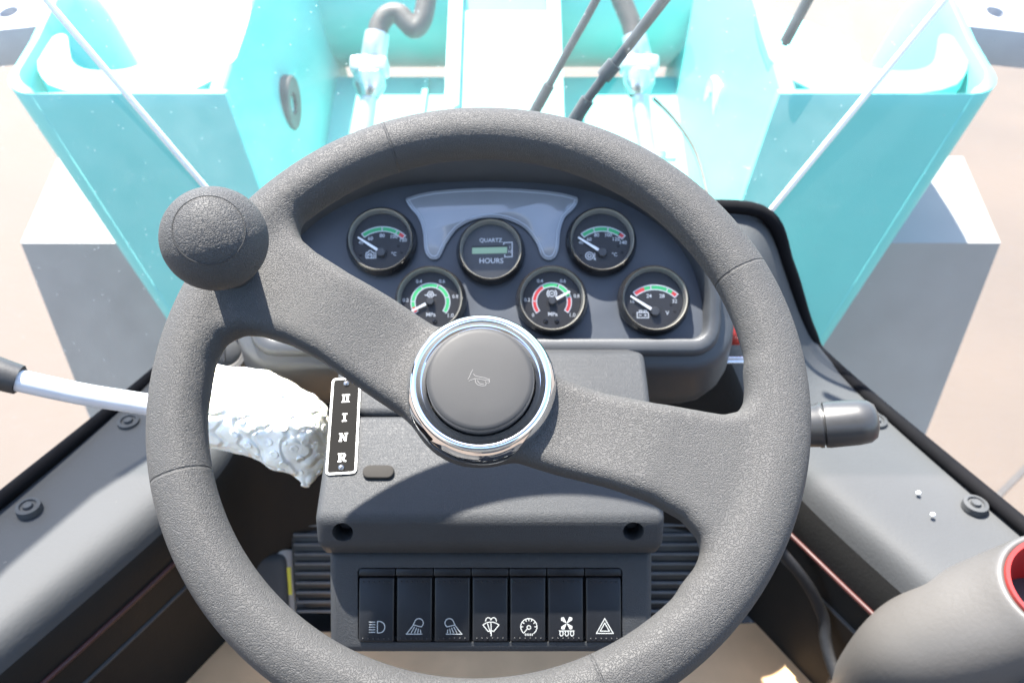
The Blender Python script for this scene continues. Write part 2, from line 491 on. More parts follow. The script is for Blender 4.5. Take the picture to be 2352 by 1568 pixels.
def np_mesh(name, V, Q, m, parent=None, mw=None):
    me = bpy.data.meshes.new(name)
    me.vertices.add(len(V)); me.vertices.foreach_set('co', V.ravel())
    me.loops.add(Q.size); me.loops.foreach_set('vertex_index', Q.ravel().astype(np.int32))
    me.polygons.add(len(Q)); me.polygons.foreach_set('loop_start', np.arange(0, Q.size, 4, dtype=np.int32))
    me.update(calc_edges=True); me.validate()
    return link(name, me, m, parent, True, mw)
def poly_sd(P, X, Y):
    """signed distance to polygon, negative inside"""
    P = np.array(P); d = np.full(X.shape, 1e9); s = np.ones(X.shape); n = len(P)
    for i in range(n):
        a = P[i]; b = P[i - 1]; e = b - a; wx = X - a[0]; wy = Y - a[1]
        t = np.clip((wx * e[0] + wy * e[1]) / (e @ e + 1e-18), 0, 1)
        d = np.minimum(d, (wx - e[0] * t) ** 2 + (wy - e[1] * t) ** 2)
        c1 = Y >= a[1]; c2 = Y < b[1]; c3 = e[0] * wy > e[1] * wx
        s = np.where((c1 & c2 & c3) | (~c1 & ~c2 & ~c3), -s, s)
    return s * np.sqrt(d)
def smin(a, b, k):
    h = np.clip(.5 + .5 * (b - a) / k, 0, 1); return b * (1 - h) + a * h - k * h * (1 - h)

# ================================================================== SETTING
g = pyd('ground', [(-60, -60, 0), (60, -60, 0), (60, 60, 0), (-60, 60, 0)], [(0, 1, 2, 3)], 'ground'); tag(g, kind='structure')
for k, (p, q) in enumerate([(onz(2290, 1140, 0), onz(2420, 1010, 0))]):
    p.z = q.z = .004; d = (q - p).normalized(); q = q + d * 3; w = Vector((-d.y, d.x, 0)) * .012
    pyd('expansion_joint', [p - w, q - w, q + w, p + w], [(0, 1, 2, 3)], 'hose', g)

# cab floor and the dark footwell shell
fl = pyd('cab_floor', [R(-.52, .1, -1.036), R(.52, .1, -1.036), R(.46, .9, -1.036), R(-.46, .9, -1.036), R(.40, .93, -.80), R(-.40, .93, -.80)],
         [(0, 1, 2, 3), (3, 2, 4, 5)], 'mat'); tag(fl, kind='structure')

# unseen slab over the driver, added to keep the sky off the footwell
bm = bmesh.new(); bmesh.ops.create_cube(bm, size=1)
for v in bm.verts: v.co = R(v.co.x * 1.5, -.60 + v.co.y * 1.0, .78 + v.co.z * .08)
o = bevelled('roof_sky_blocker', bm, 'skyblock', None, .03, 3); tag(o, kind='structure')

bm = bmesh.new(); bmesh.ops.create_cube(bm, size=1)  # unseen low wall, added to block light from behind onto the switches
for v in bm.verts: v.co = R(v.co.x * 1.46, -.62 + v.co.y * .06, -.565 + v.co.z * .93)
o = bevelled('rear_light_blocker', bm, 'backblock', None, .02, 3); tag(o, kind='structure')

# side trim: window ledge, rolled shoulder, kick panel
def side_trim(s):
    # rows from the window line over the shoulder down to the floor, columns from the front sill to the rear
    outer = [(0, .97, -.486), (.30, .965, -.488), (.350, .955, -.492), (.385, .95, -.565), (.430, .938, -.662), (.462, .905, -.700), (.575, .640, -.705), (.70, .36, -.71)]
    inner = [(0, .82, -.50), (.20, .80, -.51), (.262, .80, -.53), (.300, .80, -.60), (.330, .785, -.675), (.350, .745, -.703), (.432, .595, -.708), (.57, .36, -.715)]
    drop = [(0, .80, -.56), (.19, .785, -.57), (.252, .78, -.59), (.290, .775, -.66), (.322, .755, -.745), (.343, .715, -.775), (.428, .565, -.782), (.565, .34, -.79)]
    foot = [(0, .80, -1.02), (.19, .785, -1.02), (.262, .78, -1.02), (.31, .775, -1.02), (.35, .755, -1.02), (.372, .715, -1.02), (.46, .56, -1.02), (.60, .32, -1.02)]
    rows = []
    for a in range(8):
        o_, i_, d_, f_ = (Vector(r[a]) for r in (outer, inner, drop, foot))
        rows.append([o_, o_ * .93 + i_ * .07, o_ * .3 + i_ * .7, i_, i_ * .35 + d_ * .65 + Vector((.004 * s, 0, .012)), d_, d_ * .5 + f_ * .5, f_])
    vs = [R(p.x * s, p.y, p.z) for r in rows for p in r]
    fs = []; mi = []
    for a in range(7):
        for b in range(7):
            q = (a * 8 + b, a * 8 + b + 1, (a + 1) * 8 + b + 1, (a + 1) * 8 + b)
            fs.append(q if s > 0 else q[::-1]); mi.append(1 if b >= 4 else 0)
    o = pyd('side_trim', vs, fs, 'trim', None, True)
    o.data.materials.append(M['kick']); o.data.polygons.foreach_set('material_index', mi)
    md = o.modifiers.new('s', 'SUBSURF'); md.levels = md.render_levels = 3
    tag(o, kind='structure')
    # red piping along the kick panel and a pale edge strip under it
    if s > 0: P = [(1838, 1165), (1900, 1218), (1965, 1275), (2060, 1362)]
    else: P = [(375, 1245), (340, 1280), (290, 1330), (228, 1388)]
    return o
trims = {s: side_trim(s) for s in (-1, 1)}

def drop_pt(s, t, k):
    """a point on the kick panel: t along the trim 0..1 from front to rear, k down from the shoulder 0..1"""
    d = [(.343, .715, -.775), (.428, .565, -.782), (.565, .34, -.79)]; f = [(.372, .715, -1.02), (.46, .56, -1.02), (.60, .32, -1.02)]
    i = min(int(t * 2), 1); w = t * 2 - i
    a = Vector(d[i]).lerp(Vector(d[i + 1]), w); b = Vector(f[i]).lerp(Vector(f[i + 1]), w); p = a.lerp(b, k)
    return R((p.x + .001) * s, p.y - .001, p.z)
for s in (-1, 1):
    o = tube('red_piping', spline([drop_pt(s, t, .05) for t in (.0, .2, .4, .6, .8)], 6), .0032, 'redline', trims[s], 8)
    tube('edge_strip', spline([drop_pt(s, t, .28) for t in (.0, .2, .4, .6, .8, 1.)], 6), .003, 'trim', trims[s], 8)
def trim_stud(u, v, rr=.014):
    p = onz(u, v, CAM.z - .700)
    o = lathe('trim_stud', [(0, .005), (.35 * rr, .0055), (.42 * rr, .002), (.6 * rr, .002), (.68 * rr, .0045), (.95 * rr, .0035), (rr, -.004)], 'trim', trims[1 if u > 1176 else -1], 32, T(p))
    for q in (0,):
        pass
for u, v in ((66, 1166), (296, 970), (2240, 1160), (2012, 968)): trim_stud(u, v)
for u, v in ((2110, 1130), (2143, 1180)):
    p = onz(u, v, CAM.z - .699)
    lathe('trim_rivet', [(0, .0006), (.0022, .0005), (.0028, -.001)], 'sticker', trims[1], 16, T(p))

# ------------------------------------------------------------------ windows
win = empty('cab_window', T(R(0, .96, -.49)), 'cab glazing of clear panes with black rubber seals and pale corner beads in front of the dashboard', 'window')
WI = win.matrix_world.inverted()
def wl(p): return WI @ p
J0 = {s: R(.347 * s, .957, -.488) for s in (-1, 1)}
J1 = {s: R(.347 * s, .957, -.488) + (R(.489 * s, .947, -.225) - R(.347 * s, .957, -.488)) * 1.9 for s in (-1, 1)}
pyd('front_pane', [wl(J0[-1]), wl(J0[1]), wl(J1[1]), wl(J1[-1])], [(0, 1, 2, 3)], 'pane', win)
for s in (-1, 1):
    bot = [J0[s], R(.388 * s, .952, -.565), R(.433 * s, .940, -.662), R(.466 * s, .907, -.698), R(.580 * s, .640, -.702), R(.705 * s, .36, -.706)]
    top = [J1[s] + Vector((s * x, y, 0)) for x, y in ((0, 0), (.02, -.03), (.04, -.07), (.07, -.13), (.15, -.35), (.24, -.62))]
    vs = [wl(p) for p in bot + top]
    pyd('side_pane', vs, [(i, i + 1, 7 + i, 6 + i) for i in range(5)], 'pane2', win, True)
    tube('corner_bead', [wl(J0[s].lerp(J1[s], -.01)), wl(J0[s].lerp(J1[s], .5)), wl(J1[s])], .0038, 'bead', win, 10)
    pts = spline([R(.20 * s, .958, -.482)] + [J0[s] + Vector((-.012 * s, -.002, .004))] + [b + Vector((-.004 * s, -.006, .004)) for b in bot[1:]], 8)
    tube('rubber_seal', [wl(p) for p in pts], .0092, 'seal', win, 12)
tube('rubber_seal', [wl(R(-.20, .958, -.482)), wl(R(.20, .958, -.482))], .0095, 'seal', win, 12)

# ------------------------------------------------------------------ front half of the machine
ff = empty('loader_chassis', T(Vector((0, 1.5, .9))), 'cyan painted front frame with twin side towers seen through the windscreen', 'loader frame')
FI = ff.matrix_world.inverted()
def fl_(p): return FI @ p
def topz(y): return -.52 + .30 * (y - 1.5)
def tower(s):
    cx = .0
    path = [(.510, 1.5), (.60, 1.5), (.72, 1.5), (.868, 1.5)]
    for a in range(0, 91, 15): path.append((.868 + .06 * math.sin(rad(a)), 1.56 - .06 * math.cos(rad(a))))
    path += [(.928, 1.66), (.928, 1.75), (.928, 1.82), (.928, 1.88), (.928, 1.93), (.928, 1.97), (.928, 1.99), (.928, 2.0)]
    vs, fs = [], []
    for (x, y) in path:
        z = topz(y)
        if y > 1.8: z = topz(1.8) + .02 - .19 * (1 - math.sqrt(max(0, 1 - ((y - 1.8) / .2) ** 2)))
        elif y > 1.7: z += .02 * (y - 1.7) / .1
        k = .155 + (x - .515) / .41 * .165
        for t in (0, .04, .5, 1):
            zz = z + (-1.35 - z) * t
            vs.append(fl_(R((x - k * (z - zz)) * s, y, zz)))
    n = len(path)
    for i in range(n - 1):
        for j in range(3):
            q = (i * 4 + j, i * 4 + j + 1, (i + 1) * 4 + j + 1, (i + 1) * 4 + j); fs.append(q if s > 0 else q[::-1])
    o = pyd('tower_shell', vs, fs, 'cyan', ff, True); auto(o, 30)
    md = o.modifiers.new('s', 'SOLIDIFY'); md.thickness = .022; md.offset = 1 if s > 0 else 1
    md.offset = -1
    mb = o.modifiers.new('b', 'BEVEL'); mb.width = .006; mb.segments = 2; mb.limit_method = 'ANGLE'; mb.angle_limit = rad(40)
    # top plate with the saddle cut
    pl = [(.518, 1.512), (.825, 1.512), (.905, 1.60), (.905, 1.70), (.875, 1.71), (.855, 1.66), (.83, 1.605), (.785, 1.585), (.715, 1.59), (.69, 1.62), (.70, 1.65), (.70, 1.68), (.60, 1.76), (.545, 1.81), (.518, 1.82)]
    pl = smooth_poly([Vector((p[0], p[1], 0)) for p in pl], 2)
    vs = [fl_(R(p.x * s, p.y, topz(p.y) - .012)) for p in pl] + [fl_(R(p.x * s, p.y, topz(p.y) - .034)) for p in pl]
    n = len(pl)
    fs = [tuple(range(n)), tuple(range(2 * n - 1, n - 1, -1))] + [(i, n + i, n + (i + 1) % n, (i + 1) % n) for i in range(n)]
    auto(pyd('tower_top_plate', vs, fs, 'cyan', ff, True), 40)
    # inner wall, rises forwards
    iw = [(1.514, -.527), (1.6, -.50), (1.86, -.435), (2.2, -.36), (2.55, -.30), (2.62, -.9), (2.5, -1.3), (1.514, -1.35)]
    vs = []
    for th in (0, .03):
        for y, z in iw: vs.append(fl_(R((.520 + th - .155 * (-.53 - z) * (1 if z < -.53 else 0) + (y - 1.5) * .03) * s, y, z)))
    n = len(iw)
    fs = [tuple(range(n)), tuple(range(2 * n - 1, n - 1, -1))] + [(i, n + i, n + (i + 1) % n, (i + 1) % n) for i in range(n)]
    o = pyd('tower_inner_plate', vs, fs, 'cyan', ff, True)
    mb = o.modifiers.new('b', 'BEVEL'); mb.width = .006; mb.segments = 2
    auto(o, 40)
    # pin boss ring on the inner plate
    c = onx(658 if s < 0 else 1648, 237, CAM.x - .521 if s < 0 else CAM.x + .492)
    zx = Vector((-s, 0, 0)); m = frame(c - Vector((.006 * s, 0, 0)), Vector((0, 1, 0)), zx.cross(Vector((0, 1, 0))), zx)
    lathe('pin_boss', [(.026, .0), (.026, .012), (.058, .014), (.062, .010), (.062, -.01)], 'pipe' if s > 0 else 'hose', ff, 40, FI @ m)
    lathe('pin_end', [(0, .004), (.02, .004), (.024, -.005)], 'cyan', ff, 32, FI @ m)
for s in (-1, 1): tower(s)
# deck between the towers, cross tube, centre channel
def slab(name, pts, th, m, par, loc, bev=.004):
    n = len(pts); nn = (pts[1] - pts[0]).cross(pts[2] - pts[1]).normalized()
    vs = [loc(p) for p in pts] + [loc(p - nn * th) for p in pts]
    fs = [tuple(range(n)), tuple(range(2 * n - 1, n - 1, -1))] + [(i, n + i, n + (i + 1) % n, (i + 1) % n) for i in range(n)]
    bm = bmesh.new(); bv = [bm.verts.new(v) for v in vs]
    for f in fs: bm.faces.new([bv[i] for i in f])
    return bevelled(name, bm, m, par, bev, 2)
slab('deck_plate', [R(-.53, 1.35, -1.01), R(.53, 1.35, -1.01), R(.57, 2.45, -.80), R(-.57, 2.45, -.80)], .02, 'cyan', ff, fl_)
slab('deck_rib', [R(-.24, 1.4, -.985), R(-.225, 1.4, -.985), R(-.225, 2.42, -.79), R(-.24, 2.42, -.79)], .03, 'cyan', ff, fl_, .002)
tube('cross_tube', [fl_(R(-.60, 2.62, -.62)), fl_(R(.60, 2.62, -.62))], .195, 'cyan', ff, 64)
slab('rear_gusset', [R(-.53, 1.35, -1.6), R(.53, 1.35, -1.6), R(.53, 1.35, -1.012), R(-.53, 1.35, -1.012)], .02, 'cyan', ff, fl_)
xa, xb = at(1022, 100, 2.05).x, at(1294, 100, 2.05).x
slab('channel_web', [R(xa + .03, 1.60, -.955), R(xb - .03, 1.60, -.955), R(xb - .03, 2.30, -.575), R(xa + .03, 2.30, -.575)], .02, 'cyan', ff, fl_)
for xx in (xa, xb - .035):
    slab('channel_flange', [R(xx, 1.55, -.955), R(xx + .035, 1.55, -.955), R(xx + .035, 2.75, -.30), R(xx, 2.75, -.30)], .10, 'cyan', ff, fl_, .006)
slab('channel_stop', [R(xa + .036, 2.31, -.60), R(xb - .036, 2.31, -.60), R(xb - .036, 2.36, -.545), R(xa + .036, 2.36, -.545)], .02, 'cyan', ff, fl_)
slab('channel_opening_shade', [R(xa + .036, 2.37, -.62), R(xb - .036, 2.37, -.62), R(xb - .036, 2.75, -.42), R(xa + .036, 2.75, -.42)], .02, 'black', ff, fl_)  # black sheet painted in for the shade of the channel's opening

def fender(s):
    x0, x1 = (.60, 1.105)
    f = empty('front_fender', T(R(s * 1.0, 1.64, -1.8)), 'grey steel front fender left of the cyan tower' if s < 0 else 'grey steel front fender right of the cyan tower', 'fender', 'front fenders')
    fi = f.matrix_world.inverted()
    xs = (-1.088, -.60) if s < 0 else (.60, 1.118)
    vs = []
    for (y, zt) in ((1.64, -.91), (1.90, -.815)):
        for x in xs: vs += [fi @ R(x, y, zt), fi @ R(x, y, -1.75)]
    fs = [(0, 2, 3, 1), (4, 5, 7, 6), (0, 4, 6, 2), (0, 1, 5, 4), (2, 6, 7, 3), (1, 3, 7, 5)]
    bm = bmesh.new(); bv = [bm.verts.new(v) for v in vs]
    for q in fs: bm.faces.new([bv[i] for i in q])
    bevelled('fender_body', bm, 'fender', f, .006, 3)
    # light steel bracket with a drilled hole further forward, on the same fender
    c = at(20, 28, 2.05) if s < 0 else at(2287, 28, 2.05)
    fx = Vector((s, .0, -.10)).normalized(); fy = Vector((.18 * s, .95, .30)); fy = (fy - fx * fy.dot(fx)).normalized(); fz = fx.cross(fy)
    if fz.z < 0: fz = -fz
    m = frame(c, fx, fy, fz)
    bm = bmesh.new(); bmesh.ops.create_cube(bm, size=1)
    for v in bm.verts: v.co = Vector((.16 + v.co.x * .62, .02 + v.co.y * .19, -.05 + v.co.z * .10))
    o = bevelled('lamp_bracket', bm, 'brkt', None, .004, 2); o.matrix_world = m
    bm = bmesh.new(); bmesh.ops.create_cone(bm, cap_ends=True, segments=32, radius1=.024, radius2=.024, depth=.3)
    cut = bevelled('cut', bm, None, None, 0); cut.matrix_world = m
    bpy.context.view_layer.update()
    boolean_cut(o, [cut])
    o.parent = f; o.matrix_local = fi @ m
for s in (-1, 1): fender(s)

def hyd(label, P, s0, hose_pts, pipe_pts, clamp):
    h = empty('hydraulic_line', T(at(*pipe_pts[0], s0)), label, 'hydraulic hose')
    hi = h.matrix_world.inverted()
    L = lambda u, v, s=s0: hi @ at(u, v, s)
    tube('steel_pipe', spline([L(*p) for p in pipe_pts], 6), .020, 'pipe', h, 20)
    tube('hose', spline([L(*p) for p in hose_pts], 8), .0235, 'hose', h, 20)
    a, b = P
    tube('hose_ferrule', [L(*a), L(a[0] * .9 + b[0] * .1, a[1] * .9 + b[1] * .1), L(*b)], [.024, .030, .028], 'pipe', h, 24)
    (u, v) = clamp
    A, B = L(u, v - 32), L(u - 2, v + 40)
    ax = (B - A).normalized(); e1 = ax.cross(Vector((0, 1, 0))).normalized(); e2 = ax.cross(e1)
    m = frame((A + B) / 2, e1, e2, ax)
    box('flange_block', -.043, .043, -.03, .03, -.040, -.004, 'pipe', h, .008, 3, m)
    lathe('flange_neck', [(.0, .0), (.036, -.004), (.038, .02), (.026, .045), (.022, .05)], 'steel', h, 32, m)
    for sx in (-1, 1):
        lathe('flange_bolt', [(0, -.052), (.009, -.052), (.010, -.046), (.010, -.036)], 'steel', h, 6, m @ T((.028 * sx, -.012, 0)))
    m2 = frame(L(pipe_pts[-1][0] + 4, pipe_pts[-1][1] - 62), e1, e2, ax)
    lathe('hose_clip', [(.021, -.008), (.026, -.008), (.026, .008), (.021, .008)], 'pipe', h, 28, m2)
    tube('clip_bolt', [m2 @ Vector((-.02, -.026, 0)), m2 @ Vector((-.055, -.026, 0))] if s0 < 1.93 else [m2 @ Vector((.02, -.026, 0)), m2 @ Vector((.055, -.026, 0))], .007, 'steel', h, 12)
    return h
hyd('hydraulic line left of the centre channel with a drooping rubber hose above its clamp', ((858, 138), (866, 78)), 1.92,
    [(866, 85), (872, 58), (890, 35), (915, 32), (935, 52), (952, 66), (968, 50), (978, 10), (984, -60)], [(848, 205), (842, 260), (832, 330), (815, 420)], (850, 172))
hyd('hydraulic line right of the centre channel behind the wiper arm with upright hose', ((1468, 135), (1456, 82)), 1.94,
    [(1458, 90), (1450, 55), (1436, 20), (1424, -10), (1414, -60)], [(1470, 200), (1474, 260), (1484, 330), (1500, 420)], (1468, 168))
o = tube('thin_cable', spline([at(1500, 225, 1.9), at(1545, 270, 1.9), at(1588, 330, 1.88), at(1610, 385, 1.85), at(1625, 450, 1.8)], 8), .0045, 'hose', None, 8)
tag(o, 'thin dark cable hanging beside the right hydraulic line', 'cable')

# ------------------------------------------------------------------ wipers, on the outside of the front pane
def gy(u, v): return ony(u, v, .975)
def wiper(label, pts, w, extra=None):
    o = empty('wiper_arm', T(gy(*pts[0])), label, 'wiper'); oi = o.matrix_world.inverted()
    tube('arm', spline([oi @ gy(*p) for p in pts], 4), w, 'wiper', o, 10, sx=1.0)
    for nm, p, q, r in (extra or []):
        tube(nm, [oi @ gy(*p), oi @ gy(*q)], r, 'wiper', o, 10)
    return o
wiper('slim black wiper arm, the left one of the crossing pair', [(1222, 268), (1240, 235), (1300, 125), (1345, 45), (1372, -5), (1400, -55)], .0048,
      [('arm_sleeve', (1225, 262), (1262, 195), .0068)])
wiper('long black wiper arm with a knuckle joint, right of the slim one', [(1310, 290), (1338, 245), (1400, 160), (1460, 82), (1525, -5), (1560, -50)], .0058,
      [('arm_root', (1312, 288), (1350, 228), .0085), ('knuckle', (1385, 178), (1412, 146), .0095), ('tension_rod', (1415, 152), (1538, -5), .0030)])
wiper('tip of a black wiper blade hanging in from the top right', [(1803, 98), (1835, 38), (1862, -12), (1890, -62)], .0062,
      [('rubber_lip', (1801, 104), (1868, -30), .0035)])
# ================================================================== THINGS IN THE CAB
card = pyd('cardboard_sheet', [R(-.475, .70, 0), R(.40, .72, 0), R(.44, .30, 0), R(.43, .12, 0), R(-.50, .12, 0)], [], None)
bpy.data.objects.remove(card)
cpts = [onz(395, 1448, CAM.z - 1.02), onz(700, 1450, CAM.z - 1.02), onz(1100, 1452, CAM.z - 1.02), onz(1500, 1440, CAM.z - 1.02), onz(1852, 1424, CAM.z - 1.02), onz(1925, 1720, CAM.z - 1.02), onz(330, 1720, CAM.z - 1.02)]
bm = prism_bm([(p.x, p.y) for p in cpts], CAM.z - 1.026, CAM.z - 1.019)
o = bevelled('cardboard_sheet', bm, 'card', None, .001, 1); tag(o, 'tan cardboard sheet laid on the cab floor under the steering wheel', 'cardboard')

def pedal(name, label, x0, x1, sgn):
    e = empty(name, T(R((x0 + x1) / 2, .73, -1.02)), label, 'pedal'); ei = e.matrix_world.inverted()
    A, B = Vector((0, .725, -1.00)), Vector((0, .80, -.845))
    ay = (B - A).normalized(); ax = Vector((1, 0, 0)); az = ax.cross(ay); L = (B - A).length
    m = ei @ frame(R((x0 + x1) / 2, A.y, A.z), ax, ay, az); hw = (x1 - x0) / 2
    pts = smooth_poly([Vector((-hw, 0, 0)), Vector((hw, 0, 0)), Vector((hw, L, 0)), Vector((-hw * .96, L, 0)), Vector((-hw * 1.05, L * .5, 0))], 2)
    prism('pedal_plate', [(p.x, p.y) for p in pts], -.012, 0, 'black', e, .002, 2, m)
    for k in range(12):
        y = L * (.04 + k * .083)
        box('rib', -hw * .97, hw * .97, y - .0022, y + .0022, 0.0005, .005, 'pedalrib', e, .0012, 1, m)
    return e, ei, m, hw, L
e, ei, m, hw, L = pedal('brake_pedal', 'black ribbed pedal left of the steering column with a yellow label at its edge', -.288, -.150, -1)
box('pedal_bracket', -hw - .030, -hw - .003, -.01, L * .55, -.014, -.006, 'fender', e, .002, 2, m)
box('warning_label', -hw - .027, -hw - .006, L * .16, L * .40, -.006, -.0052, 'yellow', e, 0, 1, m)
lathe('bracket_bolt', [(0, .007), (.006, .007), (.0075, .004), (.0075, 0)], 'steel', e, 6, m @ T((-hw - .016, .008, -.006)))
pedal('accelerator_pedal', 'black ribbed pedal right of the steering column behind the wheel spoke', .140, .282, 1)

# rubber boots and loops low in the right footwell
o = tube('rubber_strap', spline([at(1780, 1250, .99), at(1850, 1335, .99), at(1890, 1415, 1.0), at(1896, 1470, 1.0), at(1912, 1530, .99), at(1945, 1610, .97)], 8), .008, 'mat', None, 12, sx=.6)
tag(o, 'dark rubber strip curving down the right footwell beside the cardboard', 'rubber strip')
o = box('footrest_pad', -.05, .05, -.06, .06, -.03, .0, 'trim', None, .012, 3, frame(at(575, 1370, 1.16), Vector((1, 0, 0)), Vector((0, .5, .86)), Vector((0, -.86, .5))))
tag(o, 'small dark rounded pad beside the left ribbed pedal', 'footrest')

# ------------------------------------------------------------------ instrument cluster
PN = Vector((0, -math.cos(rad(47)), math.sin(rad(47)))); PU = Vector((0, math.sin(rad(47)), math.cos(rad(47))))
P0 = at(1176, 650, .72 * K)
PM = frame(P0, Vector((1, 0, 0)), PU, PN); PI = PM.inverted()
def pp(u, v, h=0.0):
    q = PI @ onp(u, v, P0 + PN * h, PN); return (q.x, q.y)
clu = empty('instrument_cluster', PM, 'hooded dark instrument cluster with six round gauges behind the steering wheel', 'instrument panel')
top_r = [pp(1116, 416), pp(1240, 421), pp(1346, 437), pp(1450, 476), pp(1534, 536), pp(1585, 605), pp(1609, 676), pp(1614, 730), pp(1614, 762)]
cxp = pp(1116, 416)[0]
right = [Vector((x - cxp, y, 0)) for x, y in top_r]
sc = spline(right, 6)
xr = right[-1].x; bottom_y = right[-1].y - .006 * K; cr_ = .010 * K
outl = [q for q in sc if q.y > bottom_y + cr_ + .002]
outl += [Vector((xr - cr_ + cr_ * math.cos(rad(t)), bottom_y + cr_ + cr_ * math.sin(rad(t)), 0)) for t in (0, -18, -36, -54, -72, -90)]
outl = outl + [Vector(((xr - cr_) * f, bottom_y, 0)) for f in (.85, .68, .5, .32, .16, 0)]
loop = [Vector((p.x + cxp, p.y, 0)) for p in outl] + [Vector((-p.x + cxp, p.y, 0)) for p in outl[-2:0:-1]]
n = len(loop); cen = Vector((cxp, (loop[0].y + bottom_y) / 2 - .01, 0))
pyd('gauge_panel', loop, [tuple(range(n - 1, -1, -1))], 'panel', clu)
rings = []
ylo, yhi = bottom_y, loop[0].y
# (offset at the sides, offset at the bottom, height: share of the hood height, plus a fixed drop)
for (offs, offb, hf, dz) in ((0, 0, 0, 0), (.001, .001, .5, 0), (.003, .002, .9, 0), (.005, .004, 1, 0), (.010, .011, 1, 0), (.0125, .0145, 1, -.002), (.0135, .0160, 1, -.007), (.0180, .0200, 1, -.0085),
                            (.0235, .0245, 1, -.0095), (.0265, .0275, 1, -.013), (.0285, .031, 1, -.022), (.0300, .040, 1, -.040), (.0305, .046, 1, -.058), (.0300, .0475, 1, -.080), (.024, .038, 1, -.14)):
    ring = []
    for i, p in enumerate(loop):
        t = max(0, min(1, (p.y - ylo) / (yhi - ylo)))
        h = .010 + .045 * (t ** 1.1)
        a, b = loop[i - 1], loop[(i + 1) % n]; tn = (b - a).normalized(); nr = Vector((-tn.y, tn.x, 0))
        if nr.dot(p - cen) < 0: nr = -nr
        wb = max(0, -nr.y) ** 1.0
        of = offs * (1 - wb) + offb * wb
        ring.append(Vector((p.x + nr.x * of * K, p.y + nr.y * of * K, (h * hf + dz) * K)))
    rings.append(ring)
vs = [v for r in rings for v in r]; fs = []
for k in range(len(rings) - 1):
    for i in range(n):
        j = (i + 1) % n; fs.append((k * n + i, (k + 1) * n + i, (k + 1) * n + j, k * n + j))
fs.append(tuple((len(rings) - 1) * n + i for i in range(n)))
o = pyd('cluster_housing', vs, fs, 'housing', clu, True)
bm = bmesh.new(); bm.from_mesh(o.data); bmesh.ops.recalc_face_normals(bm, faces=bm.faces); bm.to_mesh(o.data); bm.free()
auto(o, 50)

# smoked indicator lens (M shaped plate round the hour meter)
lens_px = [(932, 462), (940, 452), (1000, 438), (1127, 431), (1254, 438), (1318, 450), (1328, 460), (1318, 480), (1298, 500), (1288, 530), (1284, 570), (1274, 592), (1258, 597), (1243, 588), (1232, 560), (1205, 525), (1165, 505),
           (1127, 500), (1090, 505), (1052, 525), (1024, 562), (1012, 588), (1000, 596), (985, 592), (974, 572), (970, 530), (960, 500), (942, 478)]
lq = [Vector((*pp(u, v, .003), 0)) for u, v in lens_px]
lp = spline(lq[-2:] + lq + lq[:2], 4)[8:-8]
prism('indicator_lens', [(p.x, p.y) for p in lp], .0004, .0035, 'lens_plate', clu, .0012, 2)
sk = [lp[i] for i in range(0, len(lp), 2)]
ins = []
for i, q in enumerate(sk):
    tn = (sk[(i + 1) % len(sk)] - sk[i - 1]).normalized(); ins.append((q.x + tn.y * .0035, q.y - tn.x * .0035))
strokes('lens_border', [dict(p=ins, c=True)], .0011, 'lensline', clu, .0037)
cxl = sum(p.x for p in lp) / len(lp); cyl = sum(p.y for p in lp) / len(lp)

